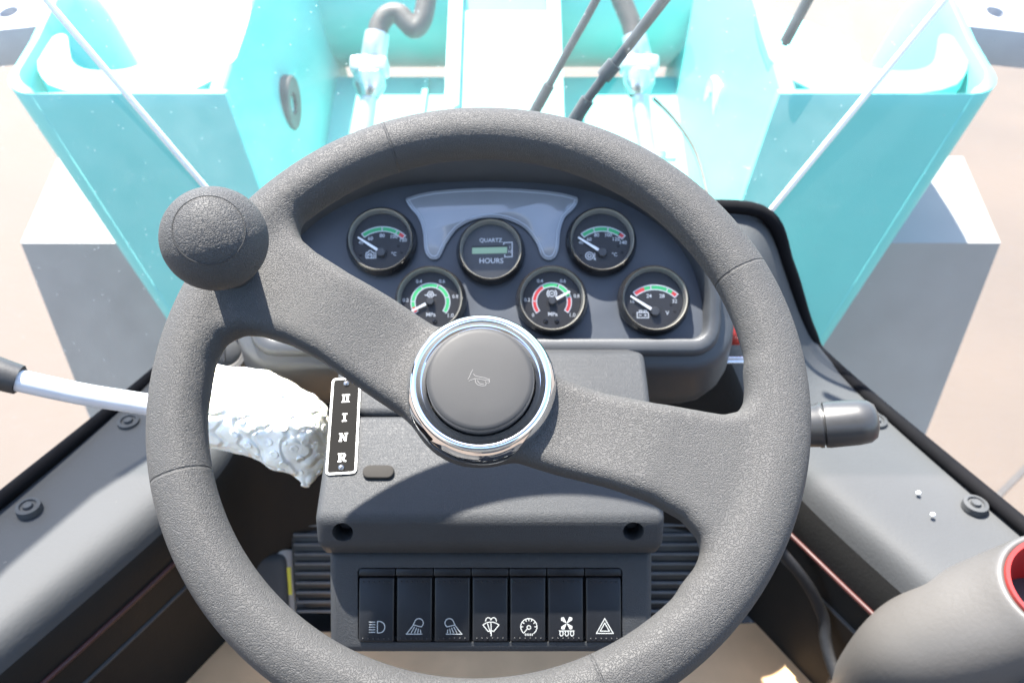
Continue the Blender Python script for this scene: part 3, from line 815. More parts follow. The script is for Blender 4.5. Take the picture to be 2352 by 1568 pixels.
def ring_seg(cx, cy, r0, r1, a0, a1, n=10):
    return dict(p=arc(cx, cy, r1, a0, a1, n) + arc(cx, cy, r0, a1, a0, n), f=True)
def gauge(u, v, kind, rb=.0295):
    rb *= K
    x, y = pp(u, v, .010)
    e = lathe('gauge', [(rb * 1.04, .0), (rb * 1.06, .004), (rb * 1.03, .009), (rb * 1.0, .0105), (rb * .99, .0125), (rb * .975, .0150), (rb * .95, .0158), (rb * .925, .0150), (rb * .87, .0080), (rb * .85, .0065)], 'bezel', clu, 64, T((x, y, 0)))
    r = rb * .86                                  # dial radius
    lathe('dial_face', [(0, .0066), (r, .0066), (r, .0060)], 'hdial' if kind == 'hour' else 'dial', e, 48)
    lathe('bezel_highlight', [(rb * .855, .0068), (rb * .862, .0085), (rb * .915, .0146), (rb * .93, .0157)], 'bezelring', e, 64)
    lathe('gauge_glass', [(0, .0136), (rb * .905, .0136)], 'glass', e, 48)
    z = .0070
    def sc_(L):
        out = []
        for l in L:
            if isinstance(l, dict):
                d = dict(l); d['p'] = [(p[0] * r, p[1] * r) for p in l['p']]
                if 'w' in d: d['w'] = d['w'] * r
                out.append(d)
            else: out.append([(p[0] * r, p[1] * r) for p in l])
        return out
    def st(name, L, w, m, zz=z): return strokes(name, sc_(L), w * r, m, e, zz)
    def tx(items): text_lines([(s, a * r, b * r, c * r) for s, a, b, c in items], 'white', 'dial_numerals', e, z + .0001)
    if kind == 'hour':
        st('lcd_window', [dict(p=[(-.66, -.10), (.58, -.07), (.58, .20), (-.66, .17)], f=True)], 1, 'lcd')
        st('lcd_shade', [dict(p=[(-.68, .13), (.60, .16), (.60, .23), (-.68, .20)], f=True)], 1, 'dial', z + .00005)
        st('bracket_print', [[(.46, .24), (.46, .32), (.76, .33), (.76, -.20), (.50, -.21), (.50, -.12)]], .035, 'white')
        tx([('QUARTZ', 0.0, .40, .20), ('HOURS', .02, -.36, .26), ('1', .68, .14, .14), ('10', .68, -.02, .16)])
        return e
    if kind in ('t1', 't2', 'v'):
        cx, cy, ro, ri = .03, -.62, 1.14, .98
        segs = {'t1': [('green', 128, 92), ('green', 90, 64), ('green', 62, 57), ('red', 57, 47)],
                't2': [('green', 128, 106), ('green', 104, 80), ('green', 78, 57), ('red', 55, 46)],
                'v': [('red', 128, 109), ('green', 109, 98), ('green', 95, 67), ('green', 65, 56), ('red', 56, 47)]}[kind]
        px, py = .02, -.42; tip = (-.80, .12)
        out = [dict(p=arc(cx, cy, ro, 129, 46, 28) + arc(cx, cy, ri, 46, 129, 28), c=True, w=.035)]
        out += [[(cx + ri * math.cos(rad(a)), cy + ri * math.sin(rad(a))), (cx + ro * math.cos(rad(a)), cy + ro * math.sin(rad(a)))] for a in {'t1': (91, 63), 't2': (105, 79), 'v': (96.5, 66)}[kind]]
        st('scale_outline', out, .035, 'white', z + .0001)
        tx({'t1': [('40', -.70, -.05, .17), ('60', -.38, .09, .18), ('80', .02, .20, .18), ('100', .42, .16, .18), ('120', .74, .04, .18), ('°C', .44, -.46, .17)],
            't2': [('40', -.70, -.05, .16), ('60', -.42, .06, .17), ('80', -.16, .22, .18), ('100', .24, .22, .18), ('120', .50, .07, .18), ('140', .74, -.05, .18), ('°C', .44, -.48, .17)],
            'v': [('16', -.74, -.06, .16), ('24', -.16, .13, .18), ('28', .28, .13, .18), ('32', .70, -.05, .18), ('V', .44, -.46, .2)]}[kind])
        if kind == 't1': ic = [dict(p=[(-.52, -.52), (-.50, -.40), (-.44, -.40), (-.41, -.34), (-.33, -.34), (-.30, -.40), (-.24, -.40), (-.24, -.60), (-.50, -.60)], c=True), [(-.45, -.50), (-.30, -.50)], [(-.18, -.62), (-.18, -.38)], arc(-.38, -.52, .08, 0, 360, 12)]
        elif kind == 't2': ic = [arc(-.42, -.52, .13, 0, 360, 20), arc(-.42, -.52, .06, 0, 360, 12), [(-.26, -.66), (-.24, -.42)], [(-.22, -.60), (-.22, -.68)]]
        else: ic = [dict(p=[(-.58, -.62), (-.20, -.62), (-.20, -.44), (-.58, -.44)], c=True), [(-.50, -.42), (-.50, -.37), (-.42, -.37), (-.42, -.42)], [(-.34, -.42), (-.34, -.37), (-.26, -.37), (-.26, -.42)], [(-.52, -.53), (-.43, -.53)], [(-.35, -.53), (-.26, -.53)], [(-.305, -.49), (-.305, -.57)]]
        st('dial_symbol', ic, .032, 'white', z + .0001)
        capr = .155
    else:
        cx, cy, ro, ri = .0, -.06, .66, .52
        segs = {'p1': [('red', 216, 197), ('lgreen', 197, 179), ('lgreen', 177, 121), ('lgreen', 118, 66), ('lgreen', 63, 17), ('lgreen', 14, -34)],
                'p2': [('red', 216, 179), ('red', 176, 122), ('lgreen', 119, 72), ('lgreen', 69, 20), ('red', 14, -34)]}[kind]
        px, py = .0, -.06
        ta = 208 if kind == 'p1' else 29
        tip = (px + .70 * math.cos(rad(ta)), py + .70 * math.sin(rad(ta)))
        out = [dict(p=arc(cx, cy, ro, 217, -35, 48) + arc(cx, cy, ri, -35, 217, 48), c=True, w=.032)]
        out += [[(cx + ri * math.cos(rad(a)), cy + ri * math.sin(rad(a))), (cx + ro * math.cos(rad(a)), cy + ro * math.sin(rad(a)))] for a in (178, 120, 67, 16)]
        st('scale_outline', out, .032, 'white', z + .0001)
        tx([('0', -.64, -.53, .17), ('0.2', -.84, -.0, .17), ('0.4', -.40, .66, .17), ('0.6', .38, .66, .17), ('0.8', .84, .13, .17), ('1.0', .68, -.53, .19), ('MPa', 0.02, -.50, .19)])
        if kind == 'p1': ic = [arc(0, .20, .10, 0, 360, 18), arc(0, .20, .04, 0, 360, 10), [(-.07, .30), (.07, .30)], [(-.20, .18), (-.10, .18)], [(.20, .18), (.10, .18)]]
        else: ic = [arc(0, .22, .10, 0, 360, 18), arc(0, .22, .16, 130, 230, 10), arc(0, .22, .16, -50, 50, 10), [(-.05, .22), (.05, .22)]]
        st('dial_symbol', ic, .035, 'white', z + .0001)
        capr = .13
        for q in (-.22, .16):
            lathe('dial_screw', [(0, .0012), (.07 * r, .001), (.085 * r, 0)], 'bezel', e, 16, T((q * r, -.74 * r, .0067)))
    for m_, a0, a1 in segs: st('scale_band', [ring_seg(cx, cy, ri, ro, a0, a1)], 1, m_)
    d = Vector((tip[0] - px, tip[1] - py)); d.normalize(); q = Vector((-d.y, d.x))
    a0 = Vector((px, py)) + d * (capr if kind in ('t1', 't2', 'v') else .17); b0 = Vector(tip)
    pts = [a0 + q * .05, a0 - q * .05, b0 - q * .028, b0 + q * .028]
    prism('needle', [(p.x * r, p.y * r) for p in pts], .0088, .0094, 'needle', e, .0001, 1)
    lathe('pivot_cap', [(0, .0118), (capr * r * .85, .0116), (capr * r, .0108), (capr * r, .0068)], 'cap', e, 28, T((px * r, py * r, 0)))
    if kind in ('t1', 't2', 'v'):
        for a, b in ((-.70, -.50), (.70, -.40), (.58, -.16)):
            lathe('dial_hole', [(0, .0003), (.04 * r, .0003), (.05 * r, 0)], 'holed', e, 12, T((a * r, b * r, .0067)))
    return e
for u, v, k in ((875, 552, 't1'), (1127, 575, 'hour'), (1382, 552, 't2'), (988, 688, 'p1'), (1268, 687, 'p2'), (1503, 687, 'v')):
    gauge(u, v, k, .0285 if k == 'hour' else .0295)
box('sticker', *[pp(1497 - 20, 750)[0], pp(1497 + 50, 750)[0]], pp(1500, 762)[1], pp(1500, 742)[1], .0003, .0006, 'cap', clu)

# air vent left of the cluster, cap and bar right of it
vm = frame(at(518, 800, .76 * K), Vector((1, 0, 0)), Vector((0, .6, .8)), Vector((0, -.8, .6)))
av = empty('air_vent', vm, 'round grey air vent half hidden behind the left side of the wheel rim', 'air vent')
lathe('vent_ring', [(.019, .004), (.021, .007), (.0255, .007), (.0285, .003), (.029, -.02)], 'console', av, 48)
lathe('vent_disc', [(0, .004), (.014, .0035), (.0193, .0)], 'trim', av, 40)
box('vent_slit', -.0012, .0012, -.0145, .0145, .003, .0046, 'black', av, .0003, 1)
rm = frame(at(1694, 748, .775 * K), Vector((1, 0, 0)), Vector((0, .6, .8)), Vector((0, -.8, .6)))
o = lathe('red_cap', [(0, .012), (.012, .0115), (.018, .008), (.021, .0), (.021, -.02)], 'redcup', None, 40, rm)
tag(o, 'dull red round cap peeking out between the cluster and the right side of the rim', 'cap')
o = box('metal_bar', -.03, .03, -.004, .004, -.006, .006, 'steel', None, .0015, 2, frame(at(1715, 827, .75 * K), Vector((1, 0, 0)), Vector((0, .6, .8)), Vector((0, -.8, .6))))
tag(o, 'short bright metal bar just right of the instrument cluster', 'bar')

# ------------------------------------------------------------------ steering column cover and switch panel
col = empty('steering_column', T(RK(0, .45, -.45)), 'grained dark plastic steering column cover with gear plate and a row of rocker switches', 'steering column')
KI = col.matrix_world.inverted()
def extr(name, prof, x0, x1, m, bev, seg=4, taper=0):
    bm = bmesh.new()
    A = [bm.verts.new(KI @ RK(x0, y, z)) for y, z in prof]; B = [bm.verts.new(KI @ RK(x1, y, z)) for y, z in prof]
    bm.faces.new(A); bm.faces.new(B[::-1])
    for i in range(len(prof)): bm.faces.new((A[i], B[i], B[(i + 1) % len(prof)], A[(i + 1) % len(prof)]))
    bmesh.ops.recalc_face_normals(bm, faces=bm.faces)
    return bevelled(name, bm, m, col, bev, seg, None, 50)
# face of the cover
FA, FB = Vector((0, .384, -.4245)), Vector((0, .5235, -.3777))
fy = (FB - FA).normalized(); fn = Vector((1, 0, 0)).cross(fy)
mid = FA.lerp(FB, .555)
lowshell = extr('cover_front_shell', [(.378, -.446), (.384, -.4245), (mid.y, mid.z), (mid.y + .03, mid.z - .09), (.42, -.50), (.386, -.462)], -.116, .122, 'shell', .0065)
extr('cover_rear_shell', [(mid.y + .0008, mid.z - .0002), (.489, -.3893), (.516, -.3825), (.60, -.44), (mid.y + .05, mid.z - .10), (mid.y + .031, mid.z - .09)], -.115, .121, 'shell', .0065)
SA, SB = Vector((0, .346, -.520)), Vector((0, .3845, -.4625))
sy = (SB - SA).normalized(); sn = Vector((1, 0, 0)).cross(sy)
swbox = extr('switch_box', [(.346, -.520), (.3845, -.4625), (.44, -.47), (.47, -.53), (.38, -.56)], -.111, .117, 'shell', .006)
SW0 = RK(CAM.x, SA.y, SA.z)
SM = frame(SW0, Vector((1, 0, 0)), sy, sn)
def sp(u, v, h=0.0):
    q = SM.inverted() @ onp(u, v, SW0 + sn * h, sn); return (q.x, q.y)
a0, b0 = sp(822, 1474); a1, b1 = sp(1430, 1303)
def cutter(x0, x1, y0, y1, z0, z1, mw, bev):
    o = box('cut', x0, x1, y0, y1, z0, z1, None, None, bev, 3); o.matrix_world = mw; return o
def cyl_cut(r, d, mw):
    bm = bmesh.new(); bmesh.ops.create_cone(bm, cap_ends=True, segments=40, radius1=r, radius2=r, depth=d)
    o = bevelled('cut', bm, None, None, 0); o.matrix_world = mw; return o
boolean_cut(swbox, [cutter(a0, a1, b0, b1, -.012, .05, SM, .004)])
# screw recesses in the front edge of the cover
EA, EB = Vector((0, .378, -.446)), Vector((0, .384, -.4245)); ey = (EB - EA).normalized(); en = Vector((1, 0, 0)).cross(ey)
cuts = []; recs = []
for u, v in ((787, 1222), (1455, 1220)):
    p = onp(u, v, RK(0, EA.y, EA.z), en)
    mm = frame(p, Vector((1, 0, 0)), ey, en); cuts.append(cyl_cut(.0084, .036, mm)); recs.append(mm)
boolean_cut(lowshell, cuts)
for mm in recs:
    lathe('recess_screw', [(0, -.012), (.004, -.012), (.0052, -.0135), (.0052, -.017)], 'black', col, 20, KI @ mm)
# rocker switches
pitch = (a1 - a0) / 7
def ICON(k):
    if k == 0: return [[(-.0052, y), (-.0012, y)] for y in (-.0032, -.0016, 0, .0016, .0032)] + [dict(p=[(.0002, -.0036)] + [(.0014 + x, y) for x, y in arc(0, 0, .0036, -90, 90, 12)] + [(.0002, .0036)], c=True)]
    if k in (1, 2):
        s = 1 if k == 1 else -1
        L = [dict(p=[(s * x, y) for x, y in [(-.0012, .0012)] + arc(.0024, .0024, .0028, 150, -60, 12)], c=True), [(-s * .0060, -.0046), (s * .0046, -.0046)], [(-s * .0012, .0010), (-s * .0056, -.0046)]]
        L += [[(s * a, .0000 - .0006 * i), (s * b, -.0040)] for i, (a, b) in enumerate(((-.0004, -.0026), (.0010, -.0004), (.0022, .0016), (.0034, .0036)))]
        return L
    if k == 3:
        return [dict(p=arc(0, -.0050, .0080, 130, 50, 12) + arc(0, -.0050, .0026, 50, 130, 5), c=True), [(0, .003), (.0002, -.0058)], [(-.0022, .002), (-.0002, -.0042)], arc(-.0017, .0042, .0016, 180, 0, 8), arc(.0017, .0042, .0016, 180, 0, 8), [(-.0033, .0042), (-.0036, .0034)], [(.0033, .0042), (.0036, .0034)]]
    if k == 4:
        return [arc(0, 0, .0052, -55, 235, 28), arc(0, -.0004, .0012, 0, 360, 10), [(-.001, -.0012), (-.0034, -.0042)]] + [[(.0036 * math.cos(rad(a)), .0036 * math.sin(rad(a))), (.0050 * math.cos(rad(a)), .0050 * math.sin(rad(a)))] for a in (0, 35, 65, 90, 115, 145, 180)] + [[(x, -.0056), (x, -.0042)] for x in (-.0022, -.0011, 0, .0011, .0022)]
    if k == 5:
        L = [dict(p=[(0, .0022), (.0040 * math.cos(rad(a - 16)), .0022 + .0044 * math.sin(rad(a - 16))), (.0050 * math.cos(rad(a)), .0022 + .0050 * math.sin(rad(a))), (.0040 * math.cos(rad(a + 20)), .0022 + .0044 * math.sin(rad(a + 20)))], f=True) for a in (45, 135, 225, 315)]
        return L + [arc(x, -.0042, .0011, 0, 360, 10, .0016) for x in (-.0034, 0, .0034)] + [[(-.0050, -.0026), (.0050, -.0026)]]
    tri = lambda r: dict(p=[(r * math.cos(rad(a)), r * math.sin(rad(a)) - .0008) for a in (90, 210, 330)], c=True)
    return [tri(.0062), tri(.0034)]
CAPH = None
for k in range(7):
    cx = a0 + pitch * (k + .5)
    hw = pitch * .465; y0, y1 = b0 + .0015, b1 - .0085
    CAPH = y1 - y0
    m = KI @ SM @ T((cx, 0, 0))
    # rocker cap: top end tilted in, bottom end proud
    pr = [(-hw, y0), (hw, y0), (hw, y1), (-hw, y1)]
    bm = prism_bm(pr, -.010, .0)
    for v in bm.verts:
        t = (v.co.y - y0) / (y1 - y0)
        if v.co.z > -.005: v.co.z = .0030 - .0045 * t + (0.0008 if k in (0, 6) else 0)
    cap = bevelled('rocker_switch', bm, 'switch', col, .0014, 3, m)
    def zt(y): return .0030 - .0045 * (y - y0) / (y1 - y0) + (0.0008 if k in (0, 6) else 0)
    yc = y0 + CAPH * .235
    sl = Matrix.Rotation(math.atan(-.0045 / CAPH), 4, 'X')
    ic = strokes('switch_symbol', ICON(k), .00046, 'icon', cap, 0, mw=T((0.0008, yc, zt(yc) + .00012)) @ sl)
    ic.scale = (pitch / .0243,) * 3
    vs, fs = [], []
    for yy in (y0 + CAPH * .055, y1 - CAPH * .065):
        for i in range(6):
            xx = -hw * .74 + i * hw * 1.48 / 5; b = len(vs)
            rr = .00085
            for h_, f_ in ((0, 1), (.0006, .75), (.0008, 0)):
                for q in range(8):
                    vs.append((xx + rr * f_ * math.cos(q * .785), yy + rr * f_ * math.sin(q * .785), zt(yy) + h_))
            for lv in range(2):
                for q in range(8): fs.append((b + lv * 8 + q, b + lv * 8 + (q + 1) % 8, b + lv * 8 + 8 + (q + 1) % 8, b + lv * 8 + 8 + q))
    o = pyd('grip_dots', vs, fs, 'switch', cap, True)
    box('switch_socket', cx - pitch * .495, cx + pitch * .495, b0, b1, -.0118, -.009, 'switch', col, .0004, 1, KI @ SM)
    box('socket_lip', cx - pitch * .49, cx + pitch * .49, b1 - .0075, b1 - .001, -.0088, -.0012, 'switch', col, .001, 2, KI @ SM)

# gear position plate, oval plug
F0 = RK(CAM.x, FA.y, FA.z); FM = frame(F0, Vector((1, 0, 0)), fy, fn)
def fp(u, v, h=0.0):
    q = FM.inverted() @ onp(u, v, F0 + fn * h, fn); return Vector((q.x, q.y, 0))
c0, c1, c2, c3 = fp(748, 1088, .0015), fp(818, 1088, .0015), fp(829, 868, .0015), fp(764, 868, .0015)
px_ = (c1 - c0 + c2 - c3).normalized(); plw = ((c1 - c0).length + (c2 - c3).length) / 2; plh = ((c3 - c0).length + (c2 - c1).length) / 2
py_ = Vector((-px_.y, px_.x, 0)); pc = (c0 + c1 + c2 + c3) / 4
yd = ((c3 + c2) - (c0 + c1)).normalized(); ang = math.atan2(-yd.x, yd.y)
PLM = KI @ FM @ T((pc.x, pc.y, 0)) @ Matrix.Rotation(ang, 4, 'Z')
def rrect(w, h, r, n=6):
    out = []
    for sx, sy_, a in ((1, 1, 0), (-1, 1, 90), (-1, -1, 180), (1, -1, 270)):
        for i in range(n + 1):
            q = rad(a + 90 * i / n); out.append((sx * (w / 2 - r) + r * math.cos(q), sy_ * (h / 2 - r) + r * math.sin(q)))
    return out
plate = prism('gear_plate', rrect(plw, plh, .0032), .0002, .0016, 'plate', col, .0003, 1, PLM)
strokes('plate_border', [dict(p=rrect(plw - .0012, plh - .0012, .0030), c=True)], .0016, 'platew', plate, .00172)
def serif(ch, w, h, t, s):
    x0, x1, y0, y1 = -w / 2, w / 2, -h / 2, h / 2
    B = lambda a, b, c, d: dict(p=[(a, b), (c, b), (c, d), (a, d)], f=True)
    if ch == 'I': return [B(-t / 2, y0, t / 2, y1), B(-t * 1.3, y0, t * 1.3, y0 + s), B(-t * 1.3, y1 - s, t * 1.3, y1)]
    if ch == 'II':
        g_ = t * 1.1
        return [B(-g_ - t * .42, y0, -g_ + t * .42, y1), B(g_ - t * .42, y0, g_ + t * .42, y1), B(-g_ - t * 1.1, y0, g_ + t * 1.1, y0 + s * .8), B(-g_ - t * 1.1, y1 - s * .8, g_ + t * 1.1, y1)]
    if ch == 'N':
        return [B(x0, y0, x0 + t * .6, y1), B(x1 - t * .6, y0, x1, y1), dict(p=[(x0 - .1 * t, y1), (x0 + t * .9, y1), (x1, y0), (x1 - t * .9, y0)], f=True), B(x0 - t * .6, y0, x0 + t * 1.1, y0 + s), B(x0 - t * .6, y1 - s, x0 + t * .5, y1), B(x1 - t * 1.1, y1 - s, x1 + t * .6, y1)]
    if ch == 'R':
        rr = h * .27
        return [B(x0, y0, x0 + t, y1), B(x0 - t * .5, y0, x0 + t * 1.5, y0 + s), B(x0 - t * .5, y1 - s, x0 + t, y1), dict(p=[(x0 + t * .5, y1 - s * .6)] + [(x + w * .10, y) for x, y in arc(0, y1 - rr, rr - s * .4, 90, -90, 10)] + [(x0 + t * .5, y1 - 2 * rr + s * .2)], w=t * .75), dict(p=[(x0 + w * .42, -.02 * h), (x0 + w * .42 + t, -.02 * h), (x1 + t * .35, y0), (x1 - t * .75, y0)], f=True), B(x1 - t * .7, y0, x1 + t * .5, y0 + s)]
for i, ch in enumerate(('II', 'I', 'N', 'R')):
    yy = plh * (.275 - .205 * i)
    strokes('plate_letter', serif(ch, .0046 * K, .0066 * K, .0013 * K, .0008 * K), .001, 'platew', plate, .00172, mw=T((.0002, yy, 0)))
for yy in (plh * .435, -plh * .44):
    sc1 = lathe('plate_screw', [(0, .0022), (.0013, .0021), (.0024, .0012), (.0027, 0)], 'screw', plate, 24, T((0, yy, .0016)))
    strokes('screw_cross', [[(-.0014, .0003), (.0014, -.0003)], [(-.0003, -.0014), (.0003, .0014)]], .0006, 'groove', sc1, .00232) if False else None
    cr = strokes('screw_cross', [[(-.0013, .0003), (.0013, -.0003)], [(-.0003, -.0013), (.0003, .0013)]], .0006, 'groove', plate, .0016 + .0023, mw=T((0, yy, 0)))
q = fp(869, 1083, .002)
pw = (fp(905, 1083, .002) - fp(833, 1083, .002)).length
prism('oval_plug', rrect(pw, pw * .46, pw * .22, 10), -.001, .0032, 'plug', col, .0012, 3, KI @ FM @ T((q.x, q.y, 0)))

# ------------------------------------------------------------------ gear lever, bubble wrap, stalk
gl0 = at(720, 985, .69 * K)
gl = empty('gear_lever', T(gl0), 'pale steel gear lever with a black grip sticking out left of the wheel', 'lever'); gi = gl.matrix_world.inverted()
tube('lever_rod', spline([gi @ p for p in (gl0, at(560, 965, .685 * K), at(335, 928, .675 * K), at(190, 905, .665 * K), at(40, 873, .65 * K))], 8), .0088 * K, 'rod', gl, 24)
tube('lever_grip', [gi @ p for p in (at(47, 873, .651 * K), at(44, 872, .651 * K), at(10, 862, .648 * K), at(-80, 835, .642 * K), at(-170, 805, .636 * K))], [.0111, .0138, .0146, .017, .018], 'grip2', gl, 28)

# crumpled bubble wrap round the lever root
H = .0024
pts = [at(440, 905, .675 * K), at(500, 935, .675 * K), at(560, 945, .675 * K), at(620, 955, .672 * K), at(680, 985, .668 * K), at(722, 1030, .678 * K)]
rr_ = [.034, .035, .038, .034, .031, .022]
lo = np.array([min(p[i] for p in pts) - .05 for i in range(3)]); hi = np.array([max(p[i] for p in pts) + .05 for i in range(3)])
gx = [np.arange(lo[i], hi[i], H) for i in range(3)]
X, Y, Z = np.meshgrid(*gx, indexing='ij')
Fd = np.full(X.shape, 1e9)
def cap_sd(a, b, ra, rb):
    a, b = np.array(a), np.array(b); e = b - a
    t = np.clip(((X - a[0]) * e[0] + (Y - a[1]) * e[1] + (Z - a[2]) * e[2]) / (e @ e), 0, 1)
    return np.sqrt((X - a[0] - e[0] * t) ** 2 + (Y - a[1] - e[1] * t) ** 2 + (Z - a[2] - e[2] * t) ** 2) - (ra + (rb - ra) * t)
for i in range(len(pts) - 1): Fd = smin(Fd, cap_sd(pts[i], pts[i + 1], rr_[i], rr_[i + 1]), .012)
Fd = smin(Fd, cap_sd(at(690, 1010, .675 * K), at(706, 1098, .672 * K), .023, .008), .012)
Fd = smin(Fd, cap_sd(at(600, 985, .668 * K), at(640, 1030, .664 * K), .023, .018), .012)
V, Q = surface_nets(Fd, lo, H)
nv = np.zeros(len(V))
for i, v in enumerate(V):
    p = Vector(v)
    a = 1 - abs(noise.noise(p * 55)) * 2; b = noise.noise(p * 120); c = 1 - abs(noise.noise(p * 95 + Vector((9, 1, 4)))) * 2
    nv[i] = .0045 * noise.noise(p * 30) + .0020 * noise.noise(Vector((p.x * 40, p.y * 95, p.z * 95))) + .0006 * b - .0006 * max(0, c)
me = bpy.data.meshes.new('bubble_wrap')
wrap = np_mesh('bubble_wrap', V, Q, 'wrap')
nrm = np.zeros(len(V) * 3); wrap.data.vertices.foreach_get('normal', nrm); nrm = nrm.reshape(-1, 3)
V2 = V + nrm * nv[:, None]
wrap.data.vertices.foreach_set('co', V2.ravel()); wrap.data.update()
wm = wrap.modifiers.new('s', 'SMOOTH'); wm.factor = .5; wm.iterations = 5
tag(wrap, 'crumpled clear bubble wrap bound round the root of the gear lever', 'bubble wrap')
rng = random.Random(3); cand = list(range(len(V2))); rng.shuffle(cand); taken = []; vs = []; fs = []
for i in cand:
    p = Vector(V2[i])
    if (CAM - p).normalized().dot(Vector(nrm[i])) < .15 or p.x < -.235: continue
    if any((p - q).length < .0125 for q in taken): continue
    taken.append(p); nn = Vector(nrm[i]); a = nn.orthogonal().normalized(); b = nn.cross(a); bb = len(vs); rr = .0043
    for h_, f_ in ((-.0012, 1.0), (.0005, .95), (.0008, .80), (.0003, .40)):
        for q in range(12): vs.append(p + nn * h_ + (a * math.cos(q * .5236) + b * math.sin(q * .5236)) * rr * f_)
    for lv in range(3):
        for q in range(12): fs.append((bb + lv * 12 + q, bb + lv * 12 + (q + 1) % 12, bb + lv * 12 + 12 + (q + 1) % 12, bb + lv * 12 + 12 + q))
    fs.append(tuple(bb + 36 + q for q in range(12)))
    if len(taken) > 60: break
o = pyd('bubbles', vs, fs, 'wrap', wrap, True); tag(o, kind='stuff')

st0 = at(1560, 1005, .66 * K)
stk = empty('stalk_switch', T(st0), 'black rounded combination stalk poking out right of the wheel', 'stalk'); si = stk.matrix_world.inverted()
A_, B_ = si @ at(1560, 1000, .665 * K), si @ at(2018, 966, .625 * K)
ax = (B_ - A_).normalized(); Ln = (B_ - A_).length; e1 = ax.cross(Vector((0, 0, 1))).normalized(); e2 = ax.cross(e1)
sm_ = frame(A_, e1, e2, ax)
r0 = .0208
lathe('stalk_body', [(0, 0), (.010, 0), (.012, Ln * .35), (r0 * .86, Ln * .55), (r0 * .93, Ln * .705), (r0 * .98, Ln * .715), (r0 * .98, Ln * .728), (r0 * .86, Ln * .732), (r0 * .86, Ln * .736), (r0 * .98, Ln * .740), (r0, Ln * .76), (r0 * .97, Ln * .90), (r0 * .90, Ln * .955), (r0 * .72, Ln * .985), (r0 * .4, Ln * .998), (0, Ln)], 'stalk', stk, 48, sm_)

# ------------------------------------------------------------------ console pod with red cup, lower right
cc = at(2440, 1350, .80)
pod = empty('cup_holder_console', T(cc), 'rounded grey console with a red cup in its opening at the lower right edge', 'console'); pi_ = pod.matrix_world.inverted()
upv = Vector((-.12, -.18, 1)).normalized(); px1 = Vector((1, 0, .12)).normalized(); px1 = (px1 - upv * px1.dot(upv)).normalized(); py1 = upv.cross(px1)
rings = []
def ringp(c, rx, ry, k=28): return [pi_ @ (c + px1 * (rx * math.cos(2 * math.pi * i / k)) + py1 * (ry * math.sin(2 * math.pi * i / k))) for i in range(k)]
R0 = .058
specs = [(cc, R0 * .86, R0 * .86), (cc + upv * .004, R0 * .90, R0 * .90), (cc + upv * .005, R0 * .96, R0 * .96), (cc + upv * .002, R0 * 1.03, R0 * 1.03)]
for dx, dn, gy_ in ((.010, .008, 1.05), (.024, .020, 1.07), (.048, .040, 1.10), (.074, .064, 1.14), (.098, .092, 1.18), (.114, .13, 1.22), (.122, .20, 1.28), (.126, .30, 1.3)):
    specs.append((cc - upv * dn - px1 * (dx / 2), R0 * 1.03 + dx / 2, R0 * gy_))
vs = []; fs = []
for c, a, b in specs: vs += ringp(c, a, b)
for i in range(len(specs) - 1):
    for k in range(28): fs.append((i * 28 + k, i * 28 + (k + 1) % 28, (i + 1) * 28 + (k + 1) % 28, (i + 1) * 28 + k))
o = pyd('console_body', vs, fs, 'console', pod, True)
md = o.modifiers.new('s', 'SUBSURF'); md.levels = md.render_levels = 2
m = pi_ @ frame(cc, px1, py1, upv)
lathe('red_cup', [(R0 * .62, -.09), (R0 * .78, -.01), (R0 * .80, .006), (R0 * .87, .007), (R0 * .88, .002)], 'redcup', pod, 48, m)
lathe('cup_bottom', [(0, -.09), (R0 * .62, -.09)], 'black', pod, 32, m)

# ------------------------------------------------------------------ steering wheel
WT = rad(33.2)
WN = Vector((0, -math.sin(WT), math.cos(WT))); WU = Vector((0, math.cos(WT), math.sin(WT)))
RO, RT = .210, .0180
WC = CAM + Vector((1, 0, 0)) * (-.0993 * RO) + UP * (-.1352 * RO) + FW * (2.525 * RO)
WM = frame(WC, Vector((1, 0, 0)), WU, WN); WMI = WM.inverted()
def wp(u, v, h=0.0):
    q = WMI @ onp(u, v, WC + WN * h, WN); return (q.x, q.y)
wheel = empty('steering_wheel', WM, 'large grained dark grey steering wheel with chrome hub and spinner knob', 'steering wheel')
up_edge = [(668, 470), (672, 505), (690, 545), (725, 575), (800, 622), (900, 672), (985, 722), (1100, 790), (1276, 843), (1393, 890), (1506, 920), (1627, 942), (1665, 948), (1700, 940), (1723, 915), (1729, 880), (1727, 840)]
lo_edge = [(474, 910), (486, 840), (520, 795), (568, 776), (605, 778), (672, 799), (739, 833), (824, 889), (932, 958), (1060, 1020), (1193, 1058), (1275, 1086), (1392, 1121), (1490, 1158), (1560, 1198), (1597, 1240), (1608, 1275), (1600, 1310), (1570, 1350)]
UE = [wp(u, v, .009) for u, v in up_edge]; LE = [wp(u, v, -.009) for u, v in lo_edge]
def polar(p): return math.atan2(p[1], p[0])
def rim_arc(a0, a1, r, n=40): return [(r * math.cos(a0 + (a1 - a0) * i / n), r * math.sin(a0 + (a1 - a0) * i / n)) for i in range(n + 1)]
RI = RO - 2 * RT + .006
aR = polar(UE[-1]); aL = polar(UE[0])
holeU = UE + rim_arc(aR + .05, aL - .04, RI)
bL = polar(LE[0]); bR = polar(LE[-1])
if bL < 0: bL += 2 * math.pi
holeL = LE[::-1] + rim_arc(bL + .06, bR + 2 * math.pi - .05, RI)
H = .0019
gx = [np.arange(-.216, .217, H), np.arange(-.216, .217, H), np.arange(-.034, .028, H)]
X, Y, Z = np.meshgrid(*gx, indexing='ij')
X2, Y2 = X[:, :, 0], Y[:, :, 0]
r2 = np.hypot(X2, Y2)
tor = np.hypot(np.hypot(X, Y) - (RO - RT), Z) - RT
